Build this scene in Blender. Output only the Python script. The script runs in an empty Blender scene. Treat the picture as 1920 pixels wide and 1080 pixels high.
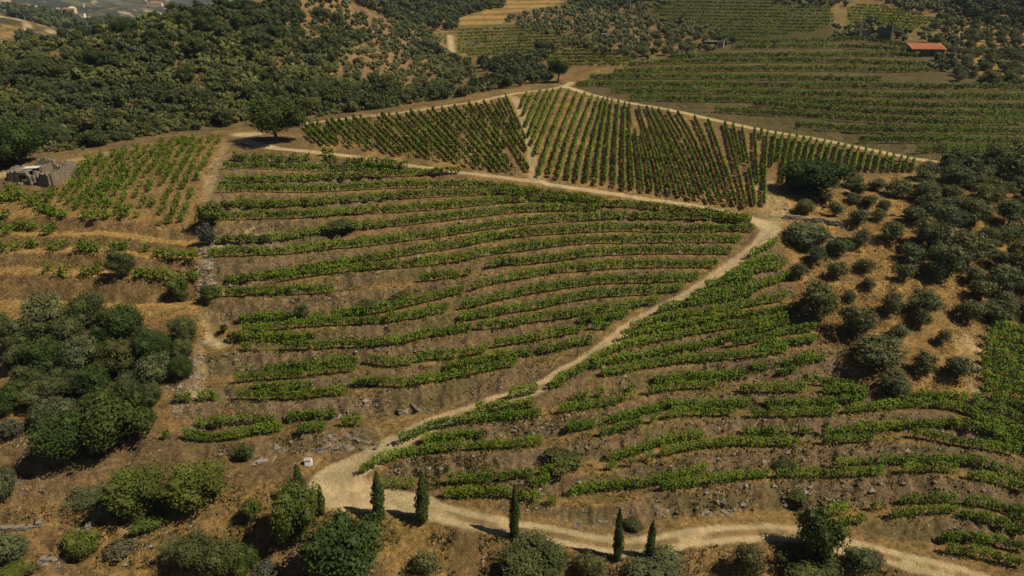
import bpy, math, random, time
import numpy as np
from math import radians, sin, cos, tan

T0 = time.time()
random.seed(7)
rng = np.random.default_rng(11)

# ------------------------------------------------------------------ camera, sky, sun, exposure
scene = bpy.context.scene
COL = scene.collection
CAM_H = 60.0
PITCH = radians(22.0)
F = 1297.0                       # focal length in pixels of a 1920-wide picture
cam_data = bpy.data.cameras.new("camera")
cam = bpy.data.objects.new("camera", cam_data)
COL.objects.link(cam)
cam.location = (0, 0, CAM_H)
cam.rotation_euler = (math.pi / 2 - PITCH, 0, 0)
cam_data.sensor_width = 36
cam_data.lens = 36 * F / 1920
cam_data.clip_end = 9000
cam_data.clip_start = 0.5
scene.camera = cam

SUN_EL, SUN_AZ = radians(52), radians(106)      # azimuth clockwise from +Y
world = bpy.data.worlds.new("World")
scene.world = world
world.use_nodes = True
wn = world.node_tree.nodes
wn.clear()
wo = wn.new("ShaderNodeOutputWorld")
wb = wn.new("ShaderNodeBackground")
ws = wn.new("ShaderNodeTexSky")
ws.sky_type = 'NISHITA'
ws.sun_disc = False
ws.sun_elevation = SUN_EL
ws.sun_rotation = SUN_AZ
ws.air_density = 0.5
ws.dust_density = 0.4
ws.altitude = 300
wb.inputs[1].default_value = 0.05
world.node_tree.links.new(ws.outputs[0], wb.inputs[0])
world.node_tree.links.new(wb.outputs[0], wo.inputs[0])

sun_d = bpy.data.lights.new("sun", 'SUN')
sun_d.energy = 5.0
sun_d.angle = radians(0.5)
sun_d.color = (1.0, 0.90, 0.72)
sun = bpy.data.objects.new("sun", sun_d)
COL.objects.link(sun)
from mathutils import Vector
SUNV = Vector((sin(SUN_AZ) * cos(SUN_EL), cos(SUN_AZ) * cos(SUN_EL), sin(SUN_EL)))
sun.rotation_euler = SUNV.to_track_quat('Z', 'Y').to_euler()
sun.location = (60, -40, 260)

scene.view_settings.view_transform = 'Standard'
scene.view_settings.look = 'None'
scene.view_settings.gamma = 1.0
scene.view_settings.exposure = 0.15
scene.view_settings.use_curve_mapping = False
scene.render.engine = 'CYCLES'
scene.cycles.max_bounces = 4
scene.cycles.diffuse_bounces = 2
scene.cycles.transmission_bounces = 3
scene.cycles.volume_bounces = 0

# ------------------------------------------------------------------ numeric helpers
FWD = np.array([0, cos(PITCH), -sin(PITCH)])
UP = np.array([0, sin(PITCH), cos(PITCH)])

def ray(u, v):
    u = np.asarray(u, float); v = np.asarray(v, float)
    a = (u - 960) / F; b = (540 - v) / F
    return np.stack([a, FWD[1] + b * UP[1], FWD[2] + b * UP[2]], -1)

def project(P):
    """world points (camera at origin height CAM_H) -> picture coordinates and depth"""
    x = P[..., 0]; y = P[..., 1]; z = P[..., 2] - CAM_H
    zc = y * FWD[1] + z * FWD[2]
    b = (y * UP[1] + z * UP[2])
    zs = np.where(zc > 0.5, zc, 0.5)
    return 960 + F * x / zs, 540 - F * b / zs, zc

_tab = np.random.default_rng(5).random((8, 256, 256)).astype(np.float32)
def vnoise(x, y, k=0):
    xi = np.floor(x).astype(int); yi = np.floor(y).astype(int)
    fx = x - xi; fy = y - yi
    fx = fx * fx * (3 - 2 * fx); fy = fy * fy * (3 - 2 * fy)
    t = _tab[k % 8]
    x0 = xi & 255; x1 = (xi + 1) & 255; y0 = yi & 255; y1 = (yi + 1) & 255
    return (t[y0, x0] * (1 - fx) + t[y0, x1] * fx) * (1 - fy) + (t[y1, x0] * (1 - fx) + t[y1, x1] * fx) * fy

def fbm(x, y, octv=4, k=0):
    s = 0; a = 0.5; n = 0
    for i in range(octv):
        s = s + a * vnoise(x * 2 ** i + 17.3 * i, y * 2 ** i - 9.1 * i, k + i); n += a; a *= 0.5
    return s / n

def in_poly(u, v, poly):
    inside = np.zeros(u.shape, bool)
    n = len(poly)
    for i in range(n):
        x0, y0 = poly[i]; x1, y1 = poly[(i + 1) % n]
        if y0 == y1: continue
        c = ((v < y0) != (v < y1)) & (u < (x1 - x0) * (v - y0) / (y1 - y0) + x0)
        inside ^= c
    return inside

def smooth(t):
    t = np.clip(t, 0, 1); return t * t * (3 - 2 * t)

# ------------------------------------------------------------------ the lie of the land: surveyed control points (bearing, distance, height angle)
CP = []
def cp(v, pts):
    for u, zc in pts: CP.append((u, v, zc))
cp(1500, [(-300, 56), (300, 58), (960, 59), (1600, 60), (2300, 60)])
cp(1250, [(-400, 65), (100, 65), (700, 66), (1300, 66.5), (1850, 67), (2400, 68)])
cp(1080, [(-500, 76), (-150, 75), (150, 74), (500, 73.5), (960, 73.5), (1400, 74.5), (1800, 76), (2150, 78), (2500, 80)])
cp(985, [(-400, 80), (100, 78), (500, 77), (960, 77), (1400, 78.5), (1800, 80), (2200, 83)])
cp(850, [(-400, 90), (100, 87), (500, 85), (960, 84), (1400, 86), (1800, 88), (2200, 92)])
cp(675, [(-400, 102), (100, 98), (500, 96.5), (960, 96), (1400, 97), (1800, 99), (2200, 104)])
cp(500, [(-400, 118), (100, 113), (500, 110), (960, 110), (1400, 112), (1800, 115), (2300, 122)])
cp(400, [(-400, 130), (100, 125), (500, 125), (960, 124), (1400, 125), (1800, 129), (2300, 136)])
cp(330, [(-300, 138), (60, 137), (500, 138), (960, 139), (1400, 142), (1650, 145), (1920, 149), (2300, 156)])
cp(262, [(250, 155), (500, 158), (700, 158), (1200, 168), (1800, 165), (2200, 178)])
cp(215, [(700, 178), (900, 185), (1150, 197)])
cp(175, [(960, 210), (1065, 218)])
cp(232, [(1360, 187), (1600, 184), (1900, 178), (2300, 190)])
cp(180, [(1250, 218), (1450, 214), (1700, 207), (1920, 202), (2300, 215)])
cp(130, [(1150, 262), (1300, 255), (1500, 248), (1700, 245), (1920, 240), (2300, 255)])
cp(85, [(1200, 335), (1400, 305), (1600, 297), (1800, 290), (2000, 285), (2400, 300)])
cp(40, [(1200, 440), (1400, 400), (1600, 385), (1800, 350), (2000, 340)])
cp(0, [(1150, 560), (1400, 480), (1650, 460), (1900, 410), (2300, 400)])
cp(-70, [(1100, 760), (1500, 640), (1900, 540), (2400, 520)])
cp(-130, [(1100, 1000), (1500, 900), (1900, 800), (2400, 780)])
cp(-150, [(-400, 4200), (0, 4200), (500, 4200), (800, 2500), (1200, 2200), (1700, 2000), (2300, 2000)])
cp(235, [(-300, 176), (0, 180), (250, 186), (420, 188)])
cp(180, [(-300, 200), (50, 201), (300, 204), (550, 208)])
cp(120, [(-300, 228), (100, 229), (350, 232), (520, 240)])
cp(98, [(-300, 246), (-60, 246), (30, 246)]); cp(80, [(150, 252)]); cp(60, [(300, 258)]); cp(37, [(430, 268)]); cp(16, [(530, 285)])
cp(-30, [(600, 380)])
cp(205, [(640, 196)]); cp(160, [(640, 238)]); cp(110, [(640, 285)]); cp(50, [(640, 350)]); cp(0, [(650, 430)])
cp(185, [(780, 222)]); cp(150, [(770, 290)]); cp(100, [(760, 360)]); cp(50, [(760, 450)]); cp(0, [(760, 560)])
cp(160, [(900, 245)]); cp(135, [(900, 305)]); cp(95, [(900, 385)]); cp(50, [(900, 480)]); cp(0, [(900, 620)])
cp(148, [(1010, 262)]); cp(110, [(1020, 330)]); cp(50, [(1030, 450)]); cp(0, [(1030, 590)])
cp(-60, [(780, 800), (950, 850)])
# behind the scrub ridge: the drop, then the far side of the river valley
cp(145, [(-200, 340), (60, 350)]); cp(122, [(170, 370)]); cp(104, [(310, 390)]); cp(80, [(440, 420)]); cp(44, [(530, 480)])
cp(90, [(-100, 560), (40, 600), (120, 660)]); cp(74, [(-200, 640), (30, 700), (110, 800)]); cp(45, [(0, 800), (60, 900)]); cp(30, [(-100, 950), (20, 1000)])
cp(45, [(200, 1100)]); cp(34, [(130, 1250), (250, 1600)]); cp(15, [(80, 1500), (200, 2000), (320, 2200)]); cp(25, [(380, 1500)])
cp(0, [(-200, 1500), (50, 1900), (250, 2600), (420, 2700)])
cp(-40, [(0, 2800), (300, 3300), (550, 2500)])
CP = np.array(CP)
_R = ray(CP[:, 0], CP[:, 1]) * CP[:, 2:3]
_r = np.hypot(_R[:, 0], _R[:, 1]); _th = np.arctan2(_R[:, 0], _R[:, 1]); _k = _R[:, 2] / _r
def tps_basis(A, B):
    d2 = ((A[:, None, :] - B[None, :, :]) ** 2).sum(-1)
    return d2 * np.log(d2 + 1e-9) * 0.5
_X = np.stack([_th * 1.6, np.log(_r)], -1)
_n = len(_X)
_A = np.zeros((_n + 3, _n + 3))
_A[:_n, :_n] = tps_basis(_X, _X) + np.eye(_n) * 1e-3
_A[:_n, _n] = 1; _A[:_n, _n + 1:] = _X
_A[_n, :_n] = 1; _A[_n + 1:, :_n] = _X.T
_w = np.linalg.solve(_A, np.concatenate([_k, np.zeros(3)]))
def base_k(th, lr):
    Q = np.stack([th * 1.6, lr], -1)
    out = np.empty(len(Q))
    for i in range(0, len(Q), 40000):
        q = Q[i:i + 40000]
        out[i:i + 40000] = tps_basis(q, _X) @ _w[:_n] + _w[_n] + q @ _w[_n + 1:]
    return out

# survey grid (polar fan from below the drone, fine where the ground is near)
rs = [14.0]
while rs[-1] < 4300:
    r = rs[-1]
    f = 0.03 if r < 40 else (0.0042 if r < 235 else (0.008 if r < 700 else 0.018))
    rs.append(r * (1 + f))
RS = np.array(rs); LR = np.log(RS)
th_mid = np.radians(np.arange(-43, 43.001, 0.16))
th_l = np.radians(np.arange(-100, -43.5, 3.0)); th_r = -th_l[::-1]
TH = np.concatenate([th_l, th_mid, th_r])
NT, NR = len(TH), len(RS)
# smooth field on a coarse grid, then interpolated
cth = np.linspace(TH[0], TH[-1], 140); clr = np.linspace(LR[0], LR[-1], 160)
gt, gl = np.meshgrid(cth, clr, indexing='ij')
K = base_k(np.clip(gt.ravel(), radians(-58), radians(58)), gl.ravel()).reshape(gt.shape)
def bil(G, xs, ys, x, y):
    i = np.clip(np.searchsorted(xs, x) - 1, 0, len(xs) - 2); j = np.clip(np.searchsorted(ys, y) - 1, 0, len(ys) - 2)
    a = np.clip((x - xs[i]) / (xs[i + 1] - xs[i]), 0, 1); b = np.clip((y - ys[j]) / (ys[j + 1] - ys[j]), 0, 1)
    return (G[i, j] * (1 - b) + G[i, j + 1] * b) * (1 - a) + (G[i + 1, j] * (1 - b) + G[i + 1, j + 1] * b) * a
TG, LG = np.meshgrid(TH, LR, indexing='ij'); RG = np.exp(LG)
H = np.minimum(bil(K, cth, clr, TG, LG), 0.075) * RG + CAM_H          # NT x NR heights
XG = RG * np.sin(TG); YG = RG * np.cos(TG)
# roll of the ground
far = smooth((RG - 300) / 400)
H += (fbm(XG / 14, YG / 14, 3, 1) - .5) * 1.3 * smooth((RG - 30) / 30)
H += (fbm(XG / 110, YG / 110, 5, 3) - .5) * 34 * far * smooth((RG - 500) / 500) * 1.0

def hit(u, v, G=None):
    """where a line of sight from the drone meets the ground"""
    G = H if G is None else G
    u = np.atleast_1d(np.asarray(u, float)); v = np.atleast_1d(np.asarray(v, float))
    d = ray(u, v); rh = np.hypot(d[:, 0], d[:, 1]); th = np.arctan2(d[:, 0], d[:, 1]); k = d[:, 2] / rh
    i = np.clip(np.searchsorted(TH, th) - 1, 0, NT - 2); a = np.clip((th - TH[i]) / (TH[i + 1] - TH[i]), 0, 1)
    out = np.empty((len(u), 3))
    for s in range(0, len(u), 4000):
        e = min(len(u), s + 4000); sl = slice(s, e)
        prof = G[i[sl]] * (1 - a[sl, None]) + G[i[sl] + 1] * a[sl, None]
        f = prof - CAM_H - k[sl, None] * RS[None, :]
        f[:, RS < 25] = -1
        ok = f >= 0
        j = np.where(ok.any(1), ok.argmax(1), NR - 1); j = np.clip(j, 1, NR - 1)
        n = np.arange(e - s); f0 = f[n, j - 1]; f1 = f[n, j]
        t = np.clip(-f0 / np.where(np.abs(f1 - f0) < 1e-9, 1, f1 - f0), 0, 1)
        r = RS[j - 1] * (1 - t) + RS[j] * t
        out[sl] = np.stack([r * np.sin(th[sl]), r * np.cos(th[sl]), CAM_H + k[sl] * r], -1)
    return out

def ground(x, y):
    x = np.asarray(x, float); y = np.asarray(y, float)
    return bil(H, TH, RS, np.arctan2(x, y), np.hypot(x, y))

S0 = H.copy()
UG, VG, ZG = project(np.stack([XG, YG, S0], -1))
UG = np.where(ZG > 5, UG, -9999)
RIS = np.zeros_like(H)           # how much of a bank
SHF = np.zeros_like(H)           # how much of a terrace shelf

def blur(M, n=2):
    for _ in range(n):
        M = (np.roll(M, 1, 0) + np.roll(M, -1, 0) + M + np.roll(M, 1, 1) + np.roll(M, -1, 1)) / 5
    return M

def terraces(us, edges, poly, shelf_w=2.8, amp=1.0):
    """benches: each edge is the outer lip of a shelf, banks rise between them"""
    global H
    uu = np.linspace(us[0], us[-1], 260)
    V = np.array([np.interp(uu, us, e) for e in edges])       # top to bottom
    for i in range(1, len(V)): V[i] = np.maximum(V[i], V[i - 1])
    P = hit(np.tile(uu, len(V)), V.ravel(), S0).reshape(len(V), -1, 3)
    RE = np.hypot(P[..., 0], P[..., 1]); ZE = P[..., 2]
    m = in_poly(UG, VG, poly)
    mf = np.clip(blur(m.astype(float), 7), 0, 1)
    idx = np.where(mf > 0.01)
    u = UG[idx]; r = RG[idx]
    j = np.clip((u - uu[0]) / (uu[1] - uu[0]), 0, len(uu) - 1.001); j0 = j.astype(int); jf = j - j0
    rE = RE[:, j0] * (1 - jf) + RE[:, j0 + 1] * jf
    zE = ZE[:, j0] * (1 - jf) + ZE[:, j0 + 1] * jf
    z = S0[idx].copy(); ris = np.zeros(len(z)); shf = np.zeros(len(z))
    for i in range(1, len(edges)):
        lo, up = rE[i], rE[i - 1]
        gap = np.maximum(up - lo, 1e-3)
        wob = 1
        w = np.minimum(shelf_w * 1.15, gap * 0.56)
        s = (r >= lo) & (r < up) & (gap > 0.3)
        t = (r - lo - w) / np.maximum(gap - w, 1e-3)
        g = np.clip(t, 0, 1); g = g ** 0.85
        zz = zE[i] + (zE[i - 1] - zE[i]) * g - 0.10 * np.clip((r - lo) / w, 0, 1) * (1 - g)
        z = np.where(s, zz, z)
        rr = np.where(t > 0, 1.0, 0.0)
        ris = np.where(s, rr, ris); shf = np.where(s, 1 - rr, shf)
    mm = mf[idx] * amp
    H[idx] = S0[idx] * (1 - mm) + z * mm
    RIS[idx] = np.maximum(RIS[idx], ris * mf[idx]); SHF[idx] = np.maximum(SHF[idx], shf * mf[idx])

# central block
CU = [385, 450, 550, 650, 780, 900, 1000, 1100, 1200, 1300, 1420]
CE = [
 [285, 288, 290, 298, 320, 337, 351, 366, 380, 396, 412],
 [320, 320, 322, 328, 334, 341, 356, 371, 385, 400, 416],
 [366, 362, 364, 361, 356, 357, 366, 377, 389, 403, 417],
 [415, 415, 412, 400, 375, 369, 371, 381, 392, 405, 418],
 [416, 415, 412, 408, 399, 389, 381, 388, 397, 407, 419],
 [485, 483, 479, 450, 424, 410, 402, 402, 406, 411, 421],
 [486, 483, 479, 468, 453, 436, 424, 417, 415, 416, 424],
 [563, 559, 530, 512, 480, 461, 446, 439, 437, 438, 440],
 [563, 559, 540, 514, 503, 485, 472, 460, 458, 458, 460],
 [564, 559, 556, 548, 533, 514, 498, 484, 480, 479, 482],
 [626, 624, 619, 612, 576, 542, 524, 511, 505, 505, 508],
 [627, 625, 619, 613, 600, 576, 554, 538, 534, 531, 530],
 [662, 658, 659, 655, 641, 604, 585, 564, 556, 546, 540],
 [663, 658, 659, 655, 641, 622, 608, 594, 580, 565, 550],
 [728, 722, 712, 702, 685, 666, 642, 624, 612, 600, 590],
 [752, 751, 752, 744, 724, 703, 684, 664, 650, 640, 630],
 [836, 829, 815, 805, 800, 772, 735, 700, 665, 645, 635],
 [880, 878, 872, 866, 850, 800, 760, 720, 690, 660, 640]]
terraces(CU, CE, [(388, 286), (437, 286), (700, 302), (1003, 350), (1400, 410), (1410, 440), (1345, 512), (1245, 578), (1110, 664), (1000, 731), (880, 778), (760, 826), (660, 858), (560, 874), (330, 860), (376, 700), (374, 560), (388, 400)])
# block below the road
LU = [650, 750, 850, 950, 1050, 1150, 1250, 1350, 1450, 1550, 1650, 1750, 1850, 1940]
LE = [
 [885, 838, 795, 757, 713, 650, 585, 520, 455, 450, 450, 450, 450, 450],
 [886, 838, 796, 758, 714, 651, 588, 530, 506, 500, 500, 500, 500, 500],
 [886, 838, 797, 758, 714, 652, 589, 556, 536, 530, 530, 530, 530, 530],
 [886, 838, 797, 759, 715, 652, 605, 591, 572, 560, 560, 560, 560, 560],
 [887, 838, 798, 760, 716, 660, 641, 622, 608, 595, 590, 590, 590, 590],
 [887, 838, 798, 761, 725, 706, 689, 662, 638, 622, 620, 620, 620, 620],
 [887, 838, 798, 762, 725, 706, 689, 679, 668, 650, 650, 655, 660, 660],
 [888, 838, 801, 790, 779, 760, 738, 733, 740, 735, 735, 740, 745, 750],
 [895, 864, 849, 845, 837, 816, 789, 783, 786, 782, 773, 770, 795, 820],
 [917, 914, 912, 905, 893, 884, 860, 841, 840, 837, 832, 829, 848, 866],
 [930, 935, 937, 938, 947, 949, 921, 909, 898, 900, 893, 889, 908, 925],
 [940, 950, 963, 985, 1005, 1015, 1004, 993, 990, 992, 976, 967, 966, 992],
 [950, 960, 973, 995, 1015, 1025, 1014, 1003, 1000, 1015, 1030, 1050, 1060, 1060]]
terraces(LU, LE, [(1452, 432), (1482, 520), (1535, 620), (1640, 735), (1800, 760), (1950, 700), (1960, 1040), (1830, 1065), (1640, 1022), (1480, 984), (1300, 986), (1150, 1009), (1000, 990), (860, 950), (740, 930), (650, 915), (690, 885), (760, 856), (850, 812), (1000, 752), (1110, 694), (1240, 604), (1340, 544)])
# left benches
terraces([-60, 100, 200, 300, 395],
 [[405, 408, 405, 415, 425], [438, 443, 440, 455, 465], [474, 472, 474, 485, 490], [512, 512, 520, 523, 527], [575, 575, 580, 580, 575]],
 [(-80, 400), (120, 400), (385, 420), (386, 575), (-80, 590)], 2.6)
# opposite hillside
terraces([1080, 1280, 1493, 1706, 1940],
 [[112, 104, 93, 93, 95], [120, 112, 110, 108, 108], [130, 124, 120, 124, 124], [142, 138, 136, 138, 138], [152, 151, 153, 157, 158], [165, 165, 167, 169, 170], [178, 178, 182, 188, 188],
  [192, 193, 196, 205, 207], [205, 207, 209, 220, 222], [213, 213, 223, 235, 237], [240, 241, 243, 252, 253], [262, 264, 266, 270, 273], [285, 286, 288, 290, 290], [300, 303, 305, 305, 307]],
 [(1080, 158), (1180, 118), (1290, 95), (1450, 80), (1720, 88), (1960, 95), (1960, 318), (1800, 306), (1620, 268), (1400, 230), (1250, 196), (1130, 172)], 2.2)
# small benches of the olive grove and the broken walls at lower left
terraces([1440, 1600, 1760, 1940], [[385, 375, 375, 380], [412, 416, 412, 412], [448, 450, 445, 445], [486, 488, 486, 486], [530, 532, 528, 526], [590, 592, 590, 590]],
 [(1470, 380), (1740, 380), (1740, 560), (1560, 590), (1500, 480)], 6, 0.8)
terraces([-60, 60, 150, 200], [[870, 872, 880, 890], [912, 910, 905, 905], [960, 955, 950, 960], [993, 990, 995, 1000], [1060, 1055, 1052, 1050]],
 [(-80, 878), (150, 880), (205, 940), (190, 1000), (140, 1060), (-80, 1070)], 3.0)

# banks are rough, shelves nearly smooth
rough = (fbm(XG / 1.3, YG / 1.3, 3, 2) - .5)
rdg = np.abs(fbm(XG / 2.6, YG / 2.6, 3, 4) - .5) * 2
near = 1 - smooth((RG - 150) / 120)
RISb = blur(RIS, 1)
rill = (fbm(TG * 140, LG * 26, 3, 6) - .5)
H += (rough * 1.0 - rdg * 1.1 * RISb + rill * .6 * RISb) * (0.18 + RISb) * near
fore = in_poly(UG, VG, [(-300, 880), (190, 870), (560, 850), (600, 940), (900, 985), (1150, 1030), (1500, 1015), (1800, 1100), (1800, 1300), (-300, 1300)])
H += rough * 0.35 * blur(fore.astype(float), 3)
led = in_poly(UG, VG, [(-100, 820), (260, 800), (240, 1100), (-100, 1100)])
H += -np.abs(fbm(XG / 4, YG / 2.2, 3, 6) - .5) * 3.4 * blur(led.astype(float), 4)
H = np.where(RG < 25, S0, H)

# ------------------------------------------------------------------ roads (levelled into the ground)
ROADS = {
 'dirt_road': ([(452, 262), (500, 275), (550, 281), (588, 285), (651, 292), (692, 299), (776, 311), (863, 323), (926, 331), (988, 340), (1072, 352), (1176, 367), (1204, 372), (1267, 381), (1329, 391), (1392, 403), (1415, 410), (1437, 420), (1445, 432), (1434, 447), (1412, 467), (1371, 497), (1329, 526), (1287, 554), (1232, 583), (1182, 612), (1162, 628), (1138, 647), (1092, 682), (1051, 704), (1010, 729), (947, 747), (880, 770), (820, 789), (775, 811), (740, 832), (700, 857), (665, 876), (637, 893), (622, 910), (628, 928), (660, 936), (707, 938), (748, 938), (786, 944), (817, 957), (848, 967), (890, 979), (952, 990), (1040, 1004), (1107, 1020), (1173, 1027), (1225, 1021), (1280, 1010), (1380, 998), (1480, 999), (1580, 1023), (1680, 1047), (1780, 1074), (1880, 1105)],
   [2.6, 2.6, 2.3, 2.1, 2.0, 2.0, 2.0, 2.0, 2.0, 2.1, 2.1, 2.1, 2.1, 2.1, 2.2, 2.6, 3.2, 3.8, 3.4, 2.6, 2.0, 1.9, 1.9, 2.0, 2.1, 2.2, 2.3, 2.4, 2.4, 2.4, 2.4, 2.5, 2.6, 2.8, 3.0, 3.2, 3.6, 4.4, 5.2, 5.4, 5.2, 5.0, 4.6, 3.61, 3.27, 3.01, 2.84, 2.75, 2.67, 2.58, 2.58, 2.58, 2.58, 2.58, 2.58, 2.58, 2.67, 2.75, 2.75, 2.75]),
 'ridge_track': ([(560, 234), (640, 223), (740, 212), (840, 199), (900, 189), (960, 176), (1010, 170), (1055, 163), (1072, 154)], [2.2] * 9),
 'upper_track': ([(1066, 163), (1107, 177), (1173, 192), (1240, 203), (1280, 211), (1363, 230), (1447, 247), (1520, 258), (1613, 277), (1697, 294), (1745, 303)], [2.6] * 11),
 'vineyard_path': ([(963, 180), (975, 205), (985, 235), (995, 270), (1000, 310), (1003, 342)], [2.0] * 6),
}
ROAD_G = np.zeros_like(H); PATH_G = np.zeros_like(H)
ROAD_W = {}
def densify(pts, step=0.5):
    pts = np.asarray(pts, float)
    # Catmull-Rom through the points
    P = np.vstack([2 * pts[0] - pts[1], pts, 2 * pts[-1] - pts[-2]])
    out = []
    for i in range(1, len(P) - 2):
        L = np.linalg.norm(P[i + 1, :3] - P[i, :3]); n = max(2, int(L / step))
        t = np.linspace(0, 1, n, endpoint=False)[:, None]
        a, b, c, d = P[i - 1], P[i], P[i + 1], P[i + 2]
        out.append(0.5 * ((2 * b) + (-a + c) * t + (2 * a - 5 * b + 4 * c - d) * t ** 2 + (-a + 3 * b - 3 * c + d) * t ** 3))
    out.append(pts[-1:])
    return np.vstack(out)
Hs = H.copy()
for name, (pts, ws_) in ROADS.items():
    P = hit([p[0] for p in pts], [p[1] for p in pts], S0)
    W = np.array(ws_)[:, None]
    D = densify(np.hstack([P, W]), 0.4)
    z = D[:, 2].copy()
    kk = 22; zp = np.pad(z, kk, mode='edge'); z = np.convolve(zp, np.ones(2 * kk + 1) / (2 * kk + 1), 'valid')
    D[:, 2] = z
    best = np.full(H.shape, 1e9); zt = np.zeros_like(H); wt = np.ones_like(H)
    for i in range(len(D)):
        x, y, zz, w = D[i]
        rr = math.hypot(x, y); tt = math.atan2(x, y); R_ = w + 3.5
        i0, i1 = np.searchsorted(TH, [tt - R_ / rr, tt + R_ / rr]); j0, j1 = np.searchsorted(RS, [rr - R_, rr + R_])
        sl = (slice(i0, i1), slice(j0, j1))
        d = np.hypot(XG[sl] - x, YG[sl] - y)
        c = d < best[sl]
        best[sl] = np.where(c, d, best[sl]); zt[sl] = np.where(c, zz, zt[sl]); wt[sl] = np.where(c, w, wt[sl])
    e = best - wt * 0.5
    wob = (fbm(XG / 1.1, YG / 1.1, 3, 5) - .5) * .55 - .12
    k = 1 - smooth((e - 0.3) / 2.2)
    k = np.where(best < 1e8, k, 0)
    H = H * (1 - k) + (zt + (rough * 0.10)) * k
    cov = 1 - smooth((e + wob + 0.25) / 0.5); cov = np.where(best < 1e8, cov, 0)
    ROAD_G = np.maximum(ROAD_G, cov * (1.0 if name != 'vineyard_path' else 0.7))
    # ruts: two wheel tracks with grass between on the lower road
    ctr = np.where(best < 1e8, 1 - smooth((best - 0.35) / 0.3), 0)
    PATH_G = np.maximum(PATH_G, ctr * cov)
    RIS *= (1 - k); SHF *= (1 - k)
    ROAD_W[name] = D
# flat clearing beside the oak
def pad(u, v, rad, name_k=1.0, lvl=True):
    global H, ROAD_G
    p = hit(u, v)[0]
    d = np.hypot((XG - p[0]), (YG - p[1])) + (fbm(XG / 1.5, YG / 1.5, 2, 3) - .5) * rad * 0.7
    k = 1 - smooth((d - rad * .7) / (rad * .5))
    if lvl: H = H * (1 - k) + p[2] * k
    ROAD_G = np.maximum(ROAD_G, name_k * (1 - smooth((d - rad * .7) / (rad * .3))))
pad(462, 252, 4.2)
pad(505, 268, 3.0, 0.3)
pad(400, 642, 1.5, .7); pad(425, 646, 1.3, .7); pad(372, 737, 1.3, .6); pad(418, 548, 1.4, .7); pad(467, 432, 0.9, 1.0, False); pad(412, 462, 1.2, .7)
pad(1815, 650, 2.2, .3, False); pad(1822, 690, 1.8, .3, False); pad(1010, 36, 5, .9, False); pad(1838, 735, 1.6, .4, False)
for (a, b, c) in [(388, 310, 0), (384, 400, 0), (380, 450, 0), (383, 520, 0), (378, 600, 0), (374, 650, 0), (350, 740, 0), (330, 770, 0)]:
    pass

# ------------------------------------------------------------------ colours of the ground (what it is made of)
UG2, VG2, _z = project(np.stack([XG, YG, H], -1)); UG2 = np.where(ZG > 5, UG2, -9999)
n1 = fbm(XG / 5, YG / 5, 4, 1); n2 = fbm(XG / 0.9, YG / 0.9, 3, 4); n3 = fbm(XG / 22, YG / 22, 3, 7)
soil = np.array([0.172, 0.116, 0.058]); grey = np.array([0.232, 0.172, 0.106]); gold = np.array([0.345, 0.220, 0.074])
orange = np.array([0.245, 0.155, 0.072]); sand = np.array([0.52, 0.40, 0.225]); green = np.array([0.085, 0.085, 0.026])
dark = np.array([0.060, 0.060, 0.026]); pale = np.array([0.33, 0.27, 0.19]); olivebr = np.array([0.115, 0.105, 0.038])
C = np.empty(H.shape + (3,)); C[:] = soil
def mixc(m, col):
    global C
    m = np.clip(m, 0, 1)[..., None]; C = C * (1 - m) + np.asarray(col) * m
def poly_m(poly, n=4, key=None):
    return blur(in_poly(UG2, VG2, poly).astype(float), n)
mixc(smooth((n1 - .42) / .2) * .5, gold)
mixc(RIS * .75, grey); mixc(RIS * smooth((n3 - .45) / .15) * .55, soil); mixc(RIS * smooth((n1 - .5) / .12) * .5, olivebr)
mixc(SHF * .5, soil * .5 + gold * .5); mixc(SHF * smooth((n1 - .54) / .1) * .6, orange * .6 + gold * .4); mixc(SHF * smooth((.5 - n1) / .12) * .55, green * .6 + gold * .4)
# opposite hillside
m = poly_m([(1060, 165), (1300, 90), (1450, 70), (1960, 80), (1960, 330), (1750, 305), (1400, 235)])
mixc(m * .85, np.array([.108, .088, .040])); mixc(m * smooth((n1 - .5) / .1) * .4, green)
# upper plots
m = poly_m([(560, 235), (960, 178), (1062, 166), (1240, 208), (1740, 305), (1730, 335), (1480, 330), (1440, 408), (1380, 402), (1003, 345), (740, 308), (560, 282)])
mixc(m * .8, orange * .55 + soil * .45); mixc(m * smooth((n1 - .5) / .15) * .6, gold)
# olive grove and dry grass
m = poly_m([(1440, 340), (1800, 320), (1960, 320), (1960, 620), (1860, 640), (1850, 745), (1640, 745), (1530, 620), (1490, 520), (1460, 440)])
mixc(m * .85, gold * 1.05); mixc(m * smooth((n1 - .5) / .1) * .6, orange * .8); mixc(m * smooth((.42 - n1) / .1) * .5, soil)
m = poly_m([(-200, 940), (250, 930), (520, 900), (620, 940), (900, 985), (1150, 1030), (1480, 1000), (1800, 1080), (1900, 1300), (-200, 1300)])
mixc(m * .8, gold * .85 + soil * .12); mixc(m * smooth((n1 - .5) / .1) * .65, soil); mixc(m * smooth((n3 - .52) / .1) * .35, orange)
m = poly_m([(-100, 350), (150, 380), (385, 425), (385, 600), (-100, 640)])
mixc(m * .7, gold); mixc(m * RIS * .8, soil * .9); mixc(m * SHF * .9, gold * 1.15)
m = poly_m([(80, 380), (150, 295), (250, 275), (420, 255), (430, 270), (385, 340), (375, 430), (300, 430)])
mixc(m * .7, orange * .5 + gold * .5); mixc(m * smooth((n1 - .5) / .1) * .35, green)
m = poly_m([(-100, 780), (150, 800), (400, 830), (560, 850), (540, 900), (250, 920), (-100, 960)])
mixc(m * .6, soil * 1.1); 
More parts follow.
